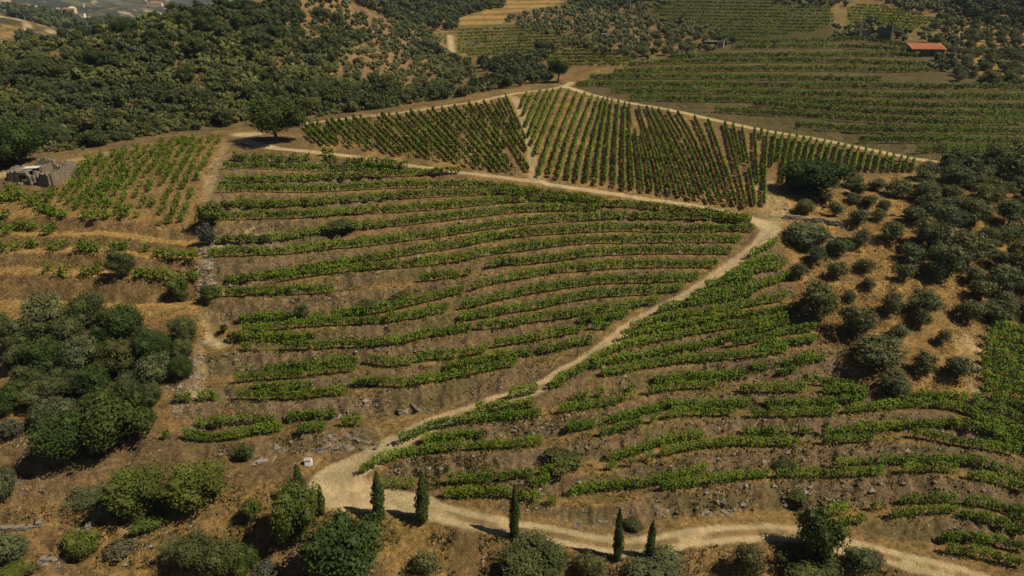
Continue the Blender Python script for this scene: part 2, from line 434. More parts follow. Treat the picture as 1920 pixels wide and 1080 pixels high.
# scrub hill
m = poly_m([(-300, 330), (0, 320), (240, 262), (440, 240), (560, 225), (840, 190), (940, 160), (860, 110), (700, 40), (640, -60), (300, 20), (-300, 60)])
m = np.maximum(m * (RG < 330), 0)
mixc(m * .75, olivebr * 1.05); mixc(m * smooth((.46 - fbm(XG / 9, YG / 9, 3, 6)) / .06) * .7, soil * 1.3)
# orange slopes with young olives
for poly in ([(600, 110), (680, 90), (820, 130), (850, 170), (760, 200), (640, 180)], [(560, 0), (640, -10), (660, 40), (600, 60), (560, 30)], [(660, 40), (760, 50), (830, 90), (760, 110), (680, 80)],
             [(935, 150), (1030, 95), (1160, 100), (1180, 130), (1060, 135), (960, 160)], [(1000, 40), (1080, 20), (1120, 45), (1080, 62), (1010, 50)]):
    m = poly_m(poly, 3); mixc(m * (.45 + .5 * smooth((n1 - .42) / .1)), orange * 1.05)
for poly in ([(870, 35), (960, -10), (1060, -10), (1040, 12), (940, 25), (880, 40)], [(1780, 30), (1960, 20), (1960, 160), (1780, 130)], [(1480, 0), (1560, -5), (1560, 10), (1490, 14)], [(850, 30), (960, 28), (960, 45), (850, 48)]):
    m = poly_m(poly, 3); mixc(m * .8, gold * 1.1)
m = poly_m([(860, 50), (1100, 40), (1130, 80), (1050, 110), (880, 110)], 3); mixc(m * .5, olivebr)
m = poly_m([(1180, 20), (1260, -30), (1560, -30), (1560, 70), (1360, 84), (1250, 60)], 3); mixc(m * .95, green * .6 + soil * .15)
m = poly_m([(1575, 25), (1620, 5), (1760, 40), (1700, 70), (1590, 55)], 3); mixc(m * .9, np.array([.17, .15, .035]))
# the far valley
m = smooth((RG - 420) / 60) * (UG2 < 560)
mixc(m * .9, np.array([.085, .085, .045])); mixc(m * smooth((fbm(XG / 45, YG / 45, 4, 2) - .45) / .06) * .85, np.array([.032, .042, .024]))
mixc(m * smooth((fbm(XG / 90, YG / 90, 4, 5) - .53) / .08) * .6, np.array([.21, .165, .08]))
m = poly_m([(-200, 15), (60, 30), (148, 60), (140, 76), (0, 92), (-200, 100)], 3) * (RG > 330)
mixc(m * .85, gold * .95); mixc(m * smooth((fbm(XG / 18, YG / 18, 4, 6) - .5) / .1) * .5, olivebr)
lines = (np.sin((H - .04 * XG) / 1.15) > .55) * (RG > 420) * (RG < 2600) * (UG2 < 560)
mixc(lines * .6, dark * .8)
m = (RG > 900) * (UG2 < 560) * smooth((fbm(XG / 30, YG / 30, 3, 1) - .52) / .05)
mixc(m * .7, np.array([.03, .04, .025]))
m = (RG > 900) * (UG2 < 560) * (np.abs(fbm(XG / 160, YG / 160, 3, 0) - .5) < .006)
mixc(m * .7, sand)
lines2 = (np.sin((H - .02 * XG) / 0.55) > .3) * (RG > 300) * (UG2 > 840) * (UG2 < 1150)
mixc(lines2 * .55, green)
mixc(ROAD_G, sand * 1.0)
mixc(PATH_G * .9 * smooth((fbm(XG / 2.2, YG / 2.2, 3, 2) - .30) / .25) * (RG < 88) * (UG2 > 790), soil * .9 + gold * .3); mixc(PATH_G * .45 * (RG >= 75) * smooth((n2 - .45) / .2), gold * .8)
# tracks seen far away
def far_track(pts, w, k=.9):
    D = densify(np.array(pts, float), 1.5); P = hit(D[:, 0], D[:, 1]); D = []
    for a, b_ in zip(P[:-1], P[1:]):
        L = np.linalg.norm(b_ - a)
        if L < 150 * max(1, w / 4): D += [a + (b_ - a) * t for t in np.linspace(0, 1, max(2, int(L / w * 3)), endpoint=False)]
    M = np.zeros_like(H)
    for x, y, z in D:
        rr = math.hypot(x, y); tt = math.atan2(x, y)
        i0, i1 = np.searchsorted(TH, [tt - 2 * w / rr, tt + 2 * w / rr]); j0, j1 = np.searchsorted(RS, [rr - 3 * w, rr + 3 * w])
        sl = (slice(i0, i1 + 1), slice(j0, j1 + 1))
        d = np.hypot(XG[sl] - x, YG[sl] - y); M[sl] = np.maximum(M[sl], 1 - smooth((d - w * .4) / (w * .7)))
    mixc(M * k * (.75 + .5 * fbm(XG / 2, YG / 2, 2, 1)), sand * .95)
far_track([(0, 79), (50, 76), (95, 72), (118, 72)], 4); far_track([(20, 38), (50, 48), (95, 60), (126, 66)], 4)
far_track([(843, 66), (846, 85), (848, 100)], 2.5); far_track([(1022, 20), (1022, 32), (1008, 38)], 2.5, .9); far_track([(955, 150), (1000, 112), (1040, 84)], 2.0, .5)
far_track([(178, 0), (174, 9)], 7, .6); far_track([(225, 22), (240, 25), (246, 30)], 7, .7); far_track([(250, 18), (290, 22), (310, 33)], 6, .6); far_track([(180, 27), (168, 31), (176, 36)], 5, .5)
far_track([(420, 0), (436, 8), (445, 16)], 7, .8)
far_track([(0, 326), (30, 323), (60, 322)], 2.5, .9); far_track([(130, 302), (160, 296), (200, 288)], 1.6, .6)
far_track([(424, 268), (410, 295), (400, 320), (392, 345), (387, 375)], 1.1, .30); 
far_track([(384, 455), (386, 480), (384, 515)], .6, .35); far_track([(383, 590), (390, 620), (395, 640)], .8, .35); far_track([(372, 655), (368, 700), (352, 740), (335, 765)], 1.1, .22)
far_track([(1800, 612), (1825, 645), (1812, 690), (1840, 735), (1850, 760)], 1.6, .25)
far_track([(1430, 345), (1455, 380), (1450, 410)], 3.5, .5)
C *= (0.80 + 0.42 * n2[..., None]) * (0.9 + .2 * n3[..., None])

# ------------------------------------------------------------------ materials
def new_mat(name):
    m = bpy.data.materials.new(name); m.use_nodes = True
    nt = m.node_tree; b = nt.nodes['Principled BSDF']
    b.inputs['Roughness'].default_value = 0.9
    b.inputs['Specular IOR Level'].default_value = 0.06
    return m, nt, b
def N(nt, t, **kw):
    n = nt.nodes.new(t)
    for k, v in kw.items(): setattr(n, k, v)
    return n

m_ground, nt, b = new_mat("earth")
at = N(nt, 'ShaderNodeAttribute', attribute_name='Col')
geo = N(nt, 'ShaderNodeNewGeometry')
def noise(nt, scale, detail=6, rough_=.6, vec=None):
    n = N(nt, 'ShaderNodeTexNoise'); n.inputs['Scale'].default_value = scale; n.inputs['Detail'].default_value = detail; n.inputs['Roughness'].default_value = rough_
    if vec is not None: nt.links.new(vec, n.inputs['Vector'])
    return n
def ramp(nt, src, stops):
    r = N(nt, 'ShaderNodeValToRGB'); nt.links.new(src, r.inputs[0])
    el = r.color_ramp.elements
    while len(el) < len(stops): el.new(0.5)
    for e, (p, c) in zip(el, stops): e.position = p; e.color = c if len(c) == 4 else (*c, 1)
    return r
def mixn(nt, a, b_, fac, mode='MIX'):
    m = N(nt, 'ShaderNodeMix', data_type='RGBA', blend_type=mode)
    if isinstance(fac, float): m.inputs[0].default_value = fac
    else: nt.links.new(fac, m.inputs[0])
    for i, s in ((6, a), (7, b_)):
        if isinstance(s, tuple): m.inputs[i].default_value = (*s, 1)
        else: nt.links.new(s, m.inputs[i])
    return m.outputs[2]
pos = geo.outputs['Position']
nA = noise(nt, 1.9, 9, .75, pos); nB = noise(nt, .35, 5, .6, pos); nC = noise(nt, 7.0, 4, .6, pos)
g = ramp(nt, nA.outputs[0], [(0.32, (.34, .33, .33)), (0.50, (.92, .92, .92)), (0.68, (1.70, 1.62, 1.5))])
gmul = N(nt, 'ShaderNodeMath', operation='MULTIPLY_ADD'); nt.links.new(at.outputs['Alpha'], gmul.inputs[0]); gmul.inputs[1].default_value = .68; gmul.inputs[2].default_value = .32
c1 = mixn(nt, at.outputs['Color'], g.outputs[0], gmul.outputs[0], 'MULTIPLY')
g2 = ramp(nt, nB.outputs[0], [(0.35, (.82, .86, .80)), (0.65, (1.18, 1.12, 1.08))])
c2 = mixn(nt, c1, g2.outputs[0], 1.0, 'MULTIPLY')
# pale stone chips
vor = N(nt, 'ShaderNodeTexVoronoi'); vor.inputs['Scale'].default_value = 1.6; nt.links.new(pos, vor.inputs['Vector'])
chip = ramp(nt, vor.outputs['Distance'], [(0.07, (1, 1, 1)), (0.12, (0, 0, 0))])
sel = ramp(nt, nC.outputs[0], [(0.52, (0, 0, 0)), (0.60, (1, 1, 1))])
chipf = mixn(nt, chip.outputs[0], sel.outputs[0], 1.0, 'MULTIPLY')
chipf = mixn(nt, (0.0, 0.0, 0.0), chipf, at.outputs['Alpha'])
c3 = mixn(nt, c2, (.42, .36, .28), chipf)
nt.links.new(c3, b.inputs['Base Color'])
bm_ = N(nt, 'ShaderNodeBump'); bm_.inputs['Strength'].default_value = .9; bm_.inputs['Distance'].default_value = .4
hm = N(nt, 'ShaderNodeMath', operation='ADD'); nt.links.new(nA.outputs[0], hm.inputs[0]); nt.links.new(nC.outputs[0], hm.inputs[1])
nt.links.new(hm.outputs[0], bm_.inputs['Height']); nt.links.new(bm_.outputs[0], b.inputs['Normal'])

def leaf_mat(name, col, var=.35, hue=(.0, .0), trans=.14, rough_=.55):
    m = bpy.data.materials.new(name); m.use_nodes = True; nt = m.node_tree; nt.nodes.clear()
    out = N(nt, 'ShaderNodeOutputMaterial'); oi = N(nt, 'ShaderNodeObjectInfo'); at = N(nt, 'ShaderNodeAttribute', attribute_name='var')
    geo = N(nt, 'ShaderNodeNewGeometry')
    dk = tuple(c * (1 - var) for c in col); lt = tuple(min(1, c * (1 + var * 1.3)) for c in col)
    r1 = ramp(nt, at.outputs['Fac'], [(0, dk), (.5, col), (1, (lt[0] * 1.12, lt[1], lt[2] * .9))])
    yel = (col[0] * 1.45, col[1] * 1.12, col[2] * .85); blu = (col[0] * .8, col[1] * .88, col[2] * 1.1)
    r2 = ramp(nt, oi.outputs['Random'], [(0, blu), (.5, col), (1, yel)])
    mm = mixn(nt, r1.outputs[0], r2.outputs[0], .45)
    nz = noise(nt, .25, 2, .5, geo.outputs['Position'])
    gg = ramp(nt, nz.outputs[0], [(0.3, (.78, .8, .8)), (0.7, (1.25, 1.2, 1.1))])
    mm = mixn(nt, mm, gg.outputs[0], 1.0, 'MULTIPLY')
    d = N(nt, 'ShaderNodeBsdfPrincipled'); d.inputs['Roughness'].default_value = rough_; d.inputs['Specular IOR Level'].default_value = .08
    nt.links.new(mm, d.inputs['Base Color'])
    t = N(nt, 'ShaderNodeBsdfTranslucent'); nt.links.new(mm, t.inputs[0])
    mx = N(nt, 'ShaderNodeMixShader'); mx.inputs[0].default_value = trans
    nt.links.new(d.outputs[0], mx.inputs[1]); nt.links.new(t.outputs[0], mx.inputs[2]); nt.links.new(mx.outputs[0], out.inputs[0])
    return m
M_VINE = leaf_mat("vine_leaves", (.090, .148, .012), .6, trans=.16)
M_OLIVE = leaf_mat("olive_leaves", (.102, .118, .050), .42)
M_OAK = leaf_mat("oak_leaves", (.048, .072, .018), .5)
M_HOLM = leaf_mat("holm_leaves", (.074, .088, .030), .5)
M_BRIGHT = leaf_mat("bright_leaves", (.080, .104, .022), .5)
M_CYP = leaf_mat("cypress_leaves", (.042, .066, .016), .4, trans=.1)
M_SCRUB = leaf_mat("scrub_leaves", (.112, .124, .040), .5)
M_SCRUBD = leaf_mat("scrub_dark_leaves", (.064, .080, .030), .5)
M_DRYB = leaf_mat("dry_bush_leaves", (.145, .105, .055), .4)
M_GREYB = leaf_mat("grey_shrub_leaves", (.085, .088, .060), .4)
M_STRAW = leaf_mat("straw", (.38, .265, .115), .35, trans=.45)
M_WEED = leaf_mat("weeds", (.105, .105, .030), .5, trans=.35)

def plain(name, col, var=.3, scale=3.0, rough_=.9, bump=.3):
    m, nt, b = new_mat(name)
    tc = N(nt, 'ShaderNodeTexCoord'); n = noise(nt, scale, 5, .65, tc.outputs['Object'])
    r = ramp(nt, n.outputs[0], [(.3, tuple(c * (1 - var) for c in col)), (.7, tuple(min(1, c * (1 + var)) for c in col))])
    nt.links.new(r.outputs[0], b.inputs['Base Color']); b.inputs['Roughness'].default_value = rough_
    bp = N(nt, 'ShaderNodeBump'); bp.inputs['Strength'].default_value = bump; bp.inputs['Distance'].default_value = .1
    nt.links.new(n.outputs[0], bp.inputs['Height']); nt.links.new(bp.outputs[0], b.inputs['Normal'])
    return m
M_BARK = plain("bark", (.085, .065, .048)); M_POST = plain("weathered_wood", (.12, .095, .07)); M_STONE = plain("schist", (.21, .18, .14), .45, 2.5)
M_WALL = plain("rubble_wall", (.17, .14, .10), .5, 2.2, bump=.8); M_DARKW = plain("dark_shaded_stone", (.12, .105, .085), .4, 2); M_TILE = plain("orange_tiles", (.40, .15, .07), .3, 1.1)  # M_DARKW: dark stone, carries the painted shade of the roofless walls
M_WHITE = plain("whitewash", (.74, .70, .66), .08, 2); M_CREAM = plain("cream_render", (.62, .47, .28), .1, 1); M_METAL = plain("pale_sheet", (.55, .55, .55), .2, 3, .5)
M_SHADE = plain("painted_shade", (.03, .025, .02)); M_CONC = plain("old_render", (.38, .34, .27), .25, 1.5); M_DEAD = plain("dead_wood", (.26, .22, .18), .3, 4)  # M_SHADE: near-black colour paints in the shade of doors, windows and shed walls
M_ROCK = plain("outcrop_rock", (.165, .135, .10), .55, 1.5, bump=.9)

# ------------------------------------------------------------------ mesh helpers
def make_mesh(name, verts, faces_arr, mats, var=None, smooth_=False):
    """faces_arr: list of (int array Nx3 or Nx4, material index)"""
    me = bpy.data.meshes.new(name)
    V = np.asarray(verts, np.float32).reshape(-1, 3)
    me.vertices.add(len(V)); me.vertices.foreach_set('co', V.ravel())
    nl = sum(f.size for f, _ in faces_arr); nf = sum(len(f) for f, _ in faces_arr)
    me.loops.add(nl); me.polygons.add(nf)
    li = np.concatenate([f.ravel() for f, _ in faces_arr]).astype(np.int32)
    ls, mi, o = [], [], 0
    for f, k in faces_arr:
        ls.append(o + np.arange(len(f)) * f.shape[1]); o += f.size; mi.append(np.full(len(f), k))
    me.loops.foreach_set('vertex_index', li)
    me.polygons.foreach_set('loop_start', np.concatenate(ls).astype(np.int32))
    me.polygons.foreach_set('material_index', np.concatenate(mi).astype(np.int32))
    for m in mats: me.materials.append(m)
    if var is not None:
        a = me.attributes.new('var', 'FLOAT', 'POINT'); a.data.foreach_set('value', np.asarray(var, np.float32))
    me.update(calc_edges=True)
    me.polygons.foreach_set('use_smooth', np.full(nf, bool(smooth_)))
    return me

def obj(name, me, parent=None, **props):
    o = bpy.data.objects.new(name, me); COL.objects.link(o)
    if parent is not None: o.parent = parent
    for k, v in props.items(): o[k] = v
    return o
def thing(name, loc, label, category, group=None, me=None):
    o = bpy.data.objects.new(name, me); COL.objects.link(o); o.location = loc
    o['label'] = label; o['category'] = category
    if group: o['group'] = group
    return o

def leaf_quads(cen, nrm, size, g, asp=.75, jit=.8):
    n = len(cen)
    nn = nrm + g.normal(size=(n, 3)) * jit
    nn /= np.linalg.norm(nn, axis=1, keepdims=True) + 1e-9
    a = np.cross(nn, g.normal(size=(n, 3))); a /= np.linalg.norm(a, axis=1, keepdims=True) + 1e-9
    b_ = np.cross(nn, a)
    s = (np.asarray(size) * np.ones(n))[:, None] * .5
    a = a * s; b_ = b_ * s * asp
    k = g.uniform(-.35, .35, (n, 1))
    V = np.stack([cen - a * .85 - b_ * .7, cen + a * (.8 + k) - b_, cen + a * .95 + b_ * .75, cen - a * (.6 - k) + b_], 1).reshape(-1, 3)
    Fq = np.arange(4 * n).reshape(n, 4)
    return V, Fq

def ico(level=1):
    import bmesh
    bm = bmesh.new(); bmesh.ops.create_icosphere(bm, subdivisions=level, radius=1)
    v = np.array([x.co[:] for x in bm.verts]); f = np.array([[q.index for q in p.verts] for p in bm.faces]); bm.free()
    return v, f
ICO1 = ico(1); ICO2 = ico(2)

def crown_mesh(name, seed, nleaf, leaf, mat, lobes=22, flat=1.0, shape='round', core=.66, z0=0.08):
    """crown filling a unit box: x,y within +-.5, z 0..1"""
    g = np.random.default_rng(seed)
    L = []
    for i in range(lobes):
        while True:
            p = g.uniform(-1, 1, 3)
            if np.linalg.norm(p) < 1: break
        p = p / (np.linalg.norm(p) + 1e-6) * g.uniform(.35, .72) if i > 3 else p * .25
        rad = g.uniform(.24, .40) if i > 3 else .5
        if shape == 'round' and p[2] < -.3: p[2] *= .75
        L.append((p, rad))
    P = np.array([l[0] for l in L]); R = np.array([l[1] for l in L])
    w = R ** 2 / (R ** 2).sum()
    idx = g.choice(len(L), nleaf * 3, p=w)
    d = g.normal(size=(nleaf * 3, 3)); d /= np.linalg.norm(d, axis=1, keepdims=True)
    c = P[idx] + d * (R[idx] * g.uniform(.78, 1.12, nleaf * 3))[:, None]
    dist = np.linalg.norm(c[:, None, :] - P[None], axis=2) / R[None]
    keep = (dist < .66).sum(1) == 0
    c = c[keep][:nleaf]; d = d[keep][:nleaf]; ii = idx[keep][:nleaf]
    V, Fq = leaf_quads(c, d, 1.75 * leaf * g.uniform(.6, 1.4, len(c)), g, jit=.55)
    lv = g.uniform(0, 1, len(L))
    var = np.repeat(np.clip(lv[ii] * .55 + g.uniform(0, .5, len(c)) - .05, 0, 1), 4)
    Vs = [V]; Fs = [(Fq, 0)]; vs = [var]; o = len(V)
    for (p, r), q in zip(L, lv):
        cv = ICO1[0] * (1 + g.uniform(-.12, .12, (len(ICO1[0]), 1))) * r * core + p
        Vs.append(cv); Fs.append((ICO1[1] + o, 0)); o += len(cv); vs.append(np.full(len(cv), q * .5))
    V = np.vstack(Vs)
    mn, mx = V.min(0), V.max(0)
    V[:, 0] = (V[:, 0] - (mn[0] + mx[0]) / 2) / (mx[0] - mn[0]); V[:, 1] = (V[:, 1] - (mn[1] + mx[1]) / 2) / (mx[1] - mn[1])
    V[:, 2] = (V[:, 2] - mn[2]) / (mx[2] - mn[2]) * (1 - z0) + z0
    return make_mesh(name, V, Fs, [mat], np.concatenate(vs))

def tube(pts, rad, n=6):
    pts = np.asarray(pts, float); V = []; Fl = []
    for i, p in enumerate(pts):
        d = pts[min(i + 1, len(pts) - 1)] - pts[max(i - 1, 0)]; d = d / (np.linalg.norm(d) + 1e-9)
        a = np.cross(d, [0.3, 1, 0.1]); a /= np.linalg.norm(a); b_ = np.cross(d, a)
        for k in range(n):
            t = 2 * math.pi * k / n; V.append(p + (a * cos(t) + b_ * sin(t)) * rad[i])
    for i in range(len(pts) - 1):
        for k in range(n): Fl.append([i * n + k, i * n + (k + 1) % n, (i + 1) * n + (k + 1) % n, (i + 1) * n + k])
    return np.array(V), np.array(Fl)
def join(parts):
    Vs, Fs, o = [], [], 0
    for v, f in parts: Vs.append(v); Fs.append(f + o); o += len(v)
    return np.vstack(Vs), np.vstack(Fs)
def trunk_mesh(name, seed, lean=.1):
    g = np.random.default_rng(seed); ps = []
    top = np.array([g.uniform(-lean, lean), g.uniform(-lean, lean), .5])
    ps.append(tube([[0, 0, -.12], [top[0] * .3, top[1] * .3, .2], top], [.06, .042, .032]))
    for i in range(5):
        a = 2 * math.pi * (i + g.uniform(-.3, .3)) / 5; e = np.array([cos(a) * .30, sin(a) * .30, .78])
        ps.append(tube([top * [1, 1, .7], (top + e) / 2 + [0, 0, .03], e], [.03, .018, .006], 5))
    V, Fq = join(ps); return make_mesh(name, V, [(Fq, 0)], [M_BARK])
BOXF = np.array([[0, 1, 3, 2], [4, 6, 7, 5], [0, 4, 5, 1], [2, 3, 7, 6], [0, 2, 6, 4], [1, 5, 7, 3]])
def boxv(c, s, rz=0.0, taper=1.0):
    v = np.array([[x, y, z] for x in (-.5, .5) for y in (-.5, .5) for z in (-.5, .5)], float)
    v[v[:, 2] > 0, :2] *= taper
    v = v * np.asarray(s); ca, sa = cos(rz), sin(rz)
    v = np.stack([v[:, 0] * ca - v[:, 1] * sa, v[:, 0] * sa + v[:, 1] * ca, v[:, 2]], -1)
    return v + np.asarray(c), BOXF

# ------------------------------------------------------------------ ground object
idx = np.arange(NT * NR).reshape(NT, NR)
Fq = np.stack([idx[:-1, :-1].ravel(), idx[1:, :-1].ravel(), idx[1:, 1:].ravel(), idx[:-1, 1:].ravel()], -1)
Fq = Fq[:, ::-1]
me = make_mesh("hillside_ground", np.stack([XG, YG, H], -1).reshape(-1, 3), [(Fq, 0)], [m_ground], smooth_=True)
ca = me.color_attributes.new("Col", 'FLOAT_COLOR', 'POINT')
ca.data.foreach_set('color', np.concatenate([np.clip(C, 0, 1), (1 - np.clip(ROAD_G, 0, 1))[..., None]], -1).astype(np.float32).ravel())
obj("ground", me, kind='structure')
print("terrain", NT, NR, time.time() - T0)

# ------------------------------------------------------------------ vine rows
def ordinal(n):
    return str(n) + ('th' if 10 <= n % 100 <= 20 else {1: 'st', 2: 'nd', 3: 'rd'}.get(n % 10, 'th'))
def resample(P, step):
    L = np.r_[0, np.cumsum(np.linalg.norm(np.diff(P[:, :2], axis=0), axis=1))]
    n = max(2, int(L[-1] / step) + 1); s = np.linspace(0, L[-1], n)
    return np.stack([np.interp(s, L, P[:, k]) for k in range(3)], -1), L[-1]

def post_mesh():
    V, Fq = boxv((0, 0, .85), (.09, .09, 1.9)); return make_mesh("wooden_post", V, [(Fq, 0)], [M_POST])
ME_POST = post_mesh()
NPOST = [0]
TRI = [0]
def vine_row(pts, dens, label, group, hgt=1.6, wid=.43, posts=False, dv=-2.0, hue=0.0, clump=1.1, leafk=1.0):
    """pts: surveyed base line of the row"""
    D = densify(np.array(pts, float), 12.0)
    P = hit(D[:, 0], D[:, 1] + dv)
    # drop stray samples that slipped behind a lip
    P, L = resample(P, .5)
    P[:, 2] = ground(P[:, 0], P[:, 1])
    zc = np.median(project(P)[2])
    ls = np.clip(zc * .00215, .16, 1.1) * leafk
    g = np.random.default_rng(int(abs(P[0, 0]) * 131 + abs(P[0, 1]) * 977) % 100003)
    nl = int(L * 5.6 / ls ** 2 * (hgt / 1.55) * min(1, dens * 1.25))
    nl = max(nl, 30)
    s = g.uniform(0, 1, nl * 2)
    # every plant along the wire has its own vigour
    npl = max(2, int(L / clump)); vig = g.uniform(0, 1, npl + 2)
    lowf = vnoise(np.arange(npl + 2) * .23 + g.uniform(0, 90), np.zeros(npl + 2), 3)
    alive = (vig * .45 + lowf * .75) < (dens * .95 + .18) if dens < 1 else np.ones(npl + 2, bool)
    pi = (s * npl).astype(int); ph = s * npl - pi
    keepp = g.uniform(0, 1, nl * 2) < np.where(alive[pi], (.80 + .20 * np.cos((ph - .5) * math.pi * 2) if dens >= 1 else .55 + .45 * np.cos((ph - .5) * math.pi * 1.2)), (.16 if dens > .5 else .05))
    s = s[keepp][:nl]; pi = pi[keepp][:nl]; n = len(s)
    x = s * (len(P) - 1); i = np.clip(x.astype(int), 0, len(P) - 2); f = (x - i)[:, None]
    c = P[i] * (1 - f) + P[i + 1] * f
    d = P[i + 1] - P[i]; d[:, 2] = 0; d /= np.linalg.norm(d, axis=1, keepdims=True) + 1e-9
    side = np.stack([-d[:, 1], d[:, 0], np.zeros(n)], -1)
    hv = hgt * (.78 + .34 * vig[pi]) ; t = g.beta(1.7, 1.25, n)
    lat = g.normal(0, 1, n) * wid * .55 * (1 - .35 * t) * (.8 + .5 * vig[pi])
    c = c + side * lat[:, None]; c[:, 2] += .22 + t * (hv - .1) + np.where(g.uniform(0, 1, n) < .06, g.uniform(0, .4, n), 0)
    nr = side * np.sign(lat)[:, None] * .8 + np.array([0, 0, .75]) * (.3 + t[:, None])
    V, Fq = leaf_quads(c, nr, ls * g.uniform(.65, 1.35, n), g, jit=.42)
    var = np.repeat(np.clip(vig[pi] * .45 + g.uniform(0, .45, n) + .1 * t + hue, 0, 1), 4)
    o = thing("vine_row", (0, 0, 0), label, "vine row", group)
    fm = make_mesh("vine_foliage", V, [(Fq, 0)], [M_VINE], var); obj("foliage", fm, o)
    TRI[0] += 2 * n
    if zc < 150:
        m = max(1, int(L / clump)); ks = (np.arange(m) + .5) / m * (len(P) - 1); q = P[ks.astype(int)]
        al = alive[np.clip((ks / (len(P) - 1) * npl).astype(int), 0, npl)]
        q = q[al] if al.any() else q[:1]
        st = [boxv(p + [0, 0, .35], (.08, .08, .8), g.uniform(0, 3)) for p in q]
        V, Fq = join(st); obj("vine_stems", make_mesh("vine_stems", V, [(Fq, 0)], [M_BARK]), o, kind='stuff')
    if posts:
        for k in np.arange(1.0, L, 6.5):
            p = P[min(len(P) - 1, int(k / .5))]
            q = bpy.data.objects.new("post", ME_POST); COL.objects.link(q); q.parent = o
            q.location = tuple(p + [0.1, .05, 0]); q.rotation_euler = (g.uniform(-.08, .08), g.uniform(-.08, .08), g.uniform(0, 3)); NPOST[0] += 1
    return o

A = [  # rows of the big terraced slope, (points, fullness)
 ([(436, 303), (500, 306), (557, 307), (582, 304)], 1), ([(606, 305), (633, 309)], .8), ([(650, 310), (690, 312), (740, 314)], 1), ([(603, 294), (628, 296)], .7),
 ([(420, 320), (474, 319), (567, 323), (640, 323), (700, 321), (765, 318)], 1),
 ([(420, 345), (449, 347), (505, 345), (559, 343), (609, 341), (692, 336), (780, 333), (863, 328)], 1),
 ([(409, 364), (463, 362), (567, 364), (609, 362), (692, 358), (776, 355), (863, 355), (926, 358), (1005, 368)], 1),
 ([(414, 392), (463, 394), (526, 392), (609, 386), (692, 380), (780, 374), (863, 371), (930, 368), (1000, 371), (1070, 377), (1125, 384)], 1),
 ([(392, 415), (442, 415), (505, 413), (588, 411), (672, 405), (713, 403), (776, 399), (863, 392), (934, 385), (1009, 382), (1060, 384), (1110, 389), (1162, 392), (1225, 397), (1290, 404), (1350, 411), (1402, 419)], 1),
 ([(401, 460), (436, 459), (500, 458), (540, 455), (599, 443), (682, 434), (734, 428), (780, 423), (863, 414), (947, 404), (1009, 400), (1084, 399), (1125, 399)], 1),
 ([(390, 485), (463, 482), (540, 480), (630, 470), (692, 464), (776, 453), (822, 448), (905, 435), (988, 425), (1040, 420), (1100, 417), (1146, 415), (1225, 415), (1329, 416), (1408, 424)], 1),
 ([(426, 535), (500, 527), (588, 511), (651, 500), (713, 491), (780, 479), (863, 467), (926, 454), (990, 446), (1093, 439), (1176, 437), (1246, 438), (1350, 438), (1412, 438)], 1),
 ([(515, 533), (588, 521), (651, 513), (734, 507), (780, 503), (863, 494), (913, 482), (988, 473), (1047, 465), (1100, 460), (1162, 459), (1267, 458), (1388, 458)], .95),
 ([(380, 563), (438, 558), (526, 556), (592, 554), (628, 551)], 1), ([(640, 548), (692, 545), (776, 534)], .45), ([(786, 531), (863, 524)], 1), ([(870, 522), (900, 513), (938, 502)], .5),
 ([(938, 501), (988, 499), (1051, 492), (1100, 485), (1162, 481), (1246, 479), (1350, 480), (1372, 479)], 1),
 ([(450, 609), (484, 606), (557, 604), (615, 601)], .6), ([(622, 600), (651, 598), (734, 586), (776, 575), (832, 562), (872, 552)], .9), ([(880, 549), (915, 539), (947, 532)], .55),
 ([(953, 531), (1009, 521), (1051, 514), (1100, 512), (1152, 507), (1235, 505), (1346, 506)], 1),
 ([(455, 628), (500, 625), (567, 617), (609, 614), (661, 613), (734, 607), (776, 601), (842, 588)], .75),
 ([(862, 584), (897, 577), (940, 566), (988, 556), (1051, 546), (1092, 540), (1142, 535), (1204, 534), (1287, 531), (1310, 529)], 1),
 ([(861, 608), (905, 600), (967, 589), (1009, 583), (1051, 573), (1100, 564), (1183, 557), (1254, 553), (1281, 547)], .8),
 ([(428, 643), (500, 643), (590, 642)], .9),
 ([(455, 661), (500, 661), (588, 658), (630, 656), (734, 651), (780, 641), (838, 631), (885, 624)], .72),
 ([(895, 622), (947, 618), (988, 610), (1051, 602), (1113, 592), (1176, 584), (1234, 572)], 1),
 ([(1085, 612), (1115, 608), (1150, 604), (1178, 598)], .9),
 ([(460, 703), (529, 701), (602, 693), (675, 688)], .7), ([(440, 722), (477, 718), (550, 713), (598, 706), (665, 700)], .6), ([(692, 682), (724, 691), (776, 688)], .6),
 ([(780, 684), (801, 679), (863, 675), (917, 662)], 1), ([(926, 655), (988, 645), (1061, 632), (1092, 625)], .9), ([(1108, 622), (1144, 620)], 1),
 ([(446, 751), (487, 752), (550, 752), (600, 747), (652, 743)], .9), ([(477, 737), (529, 737), (590, 733)], .7), ([(660, 729), (700, 726), (745, 729)], .6),
 ([(745, 731), (780, 725), (842, 716), (897, 704), (936, 695), (968, 690)], 1), ([(835, 702), (880, 691), (940, 678), (999, 671)], .8), ([(1008, 670), (1051, 661), (1113, 646)], .7), ([(985, 692), (1040, 680), (1108, 664)], .35),
 ([(370, 806), (435, 801), (494, 797), (525, 793)], .5), ([(540, 793), (592, 790), (633, 787)], .8), ([(345, 827), (394, 831), (446, 827), (467, 821), (531, 811)], .75), ([(558, 818), (612, 811)], .85), ([(640, 802), (680, 801)], .9),
 ([(296, 828), (318, 826)], .6), ([(330, 758), (362, 757)], .9), ([(372, 757), (408, 752)], .9)]
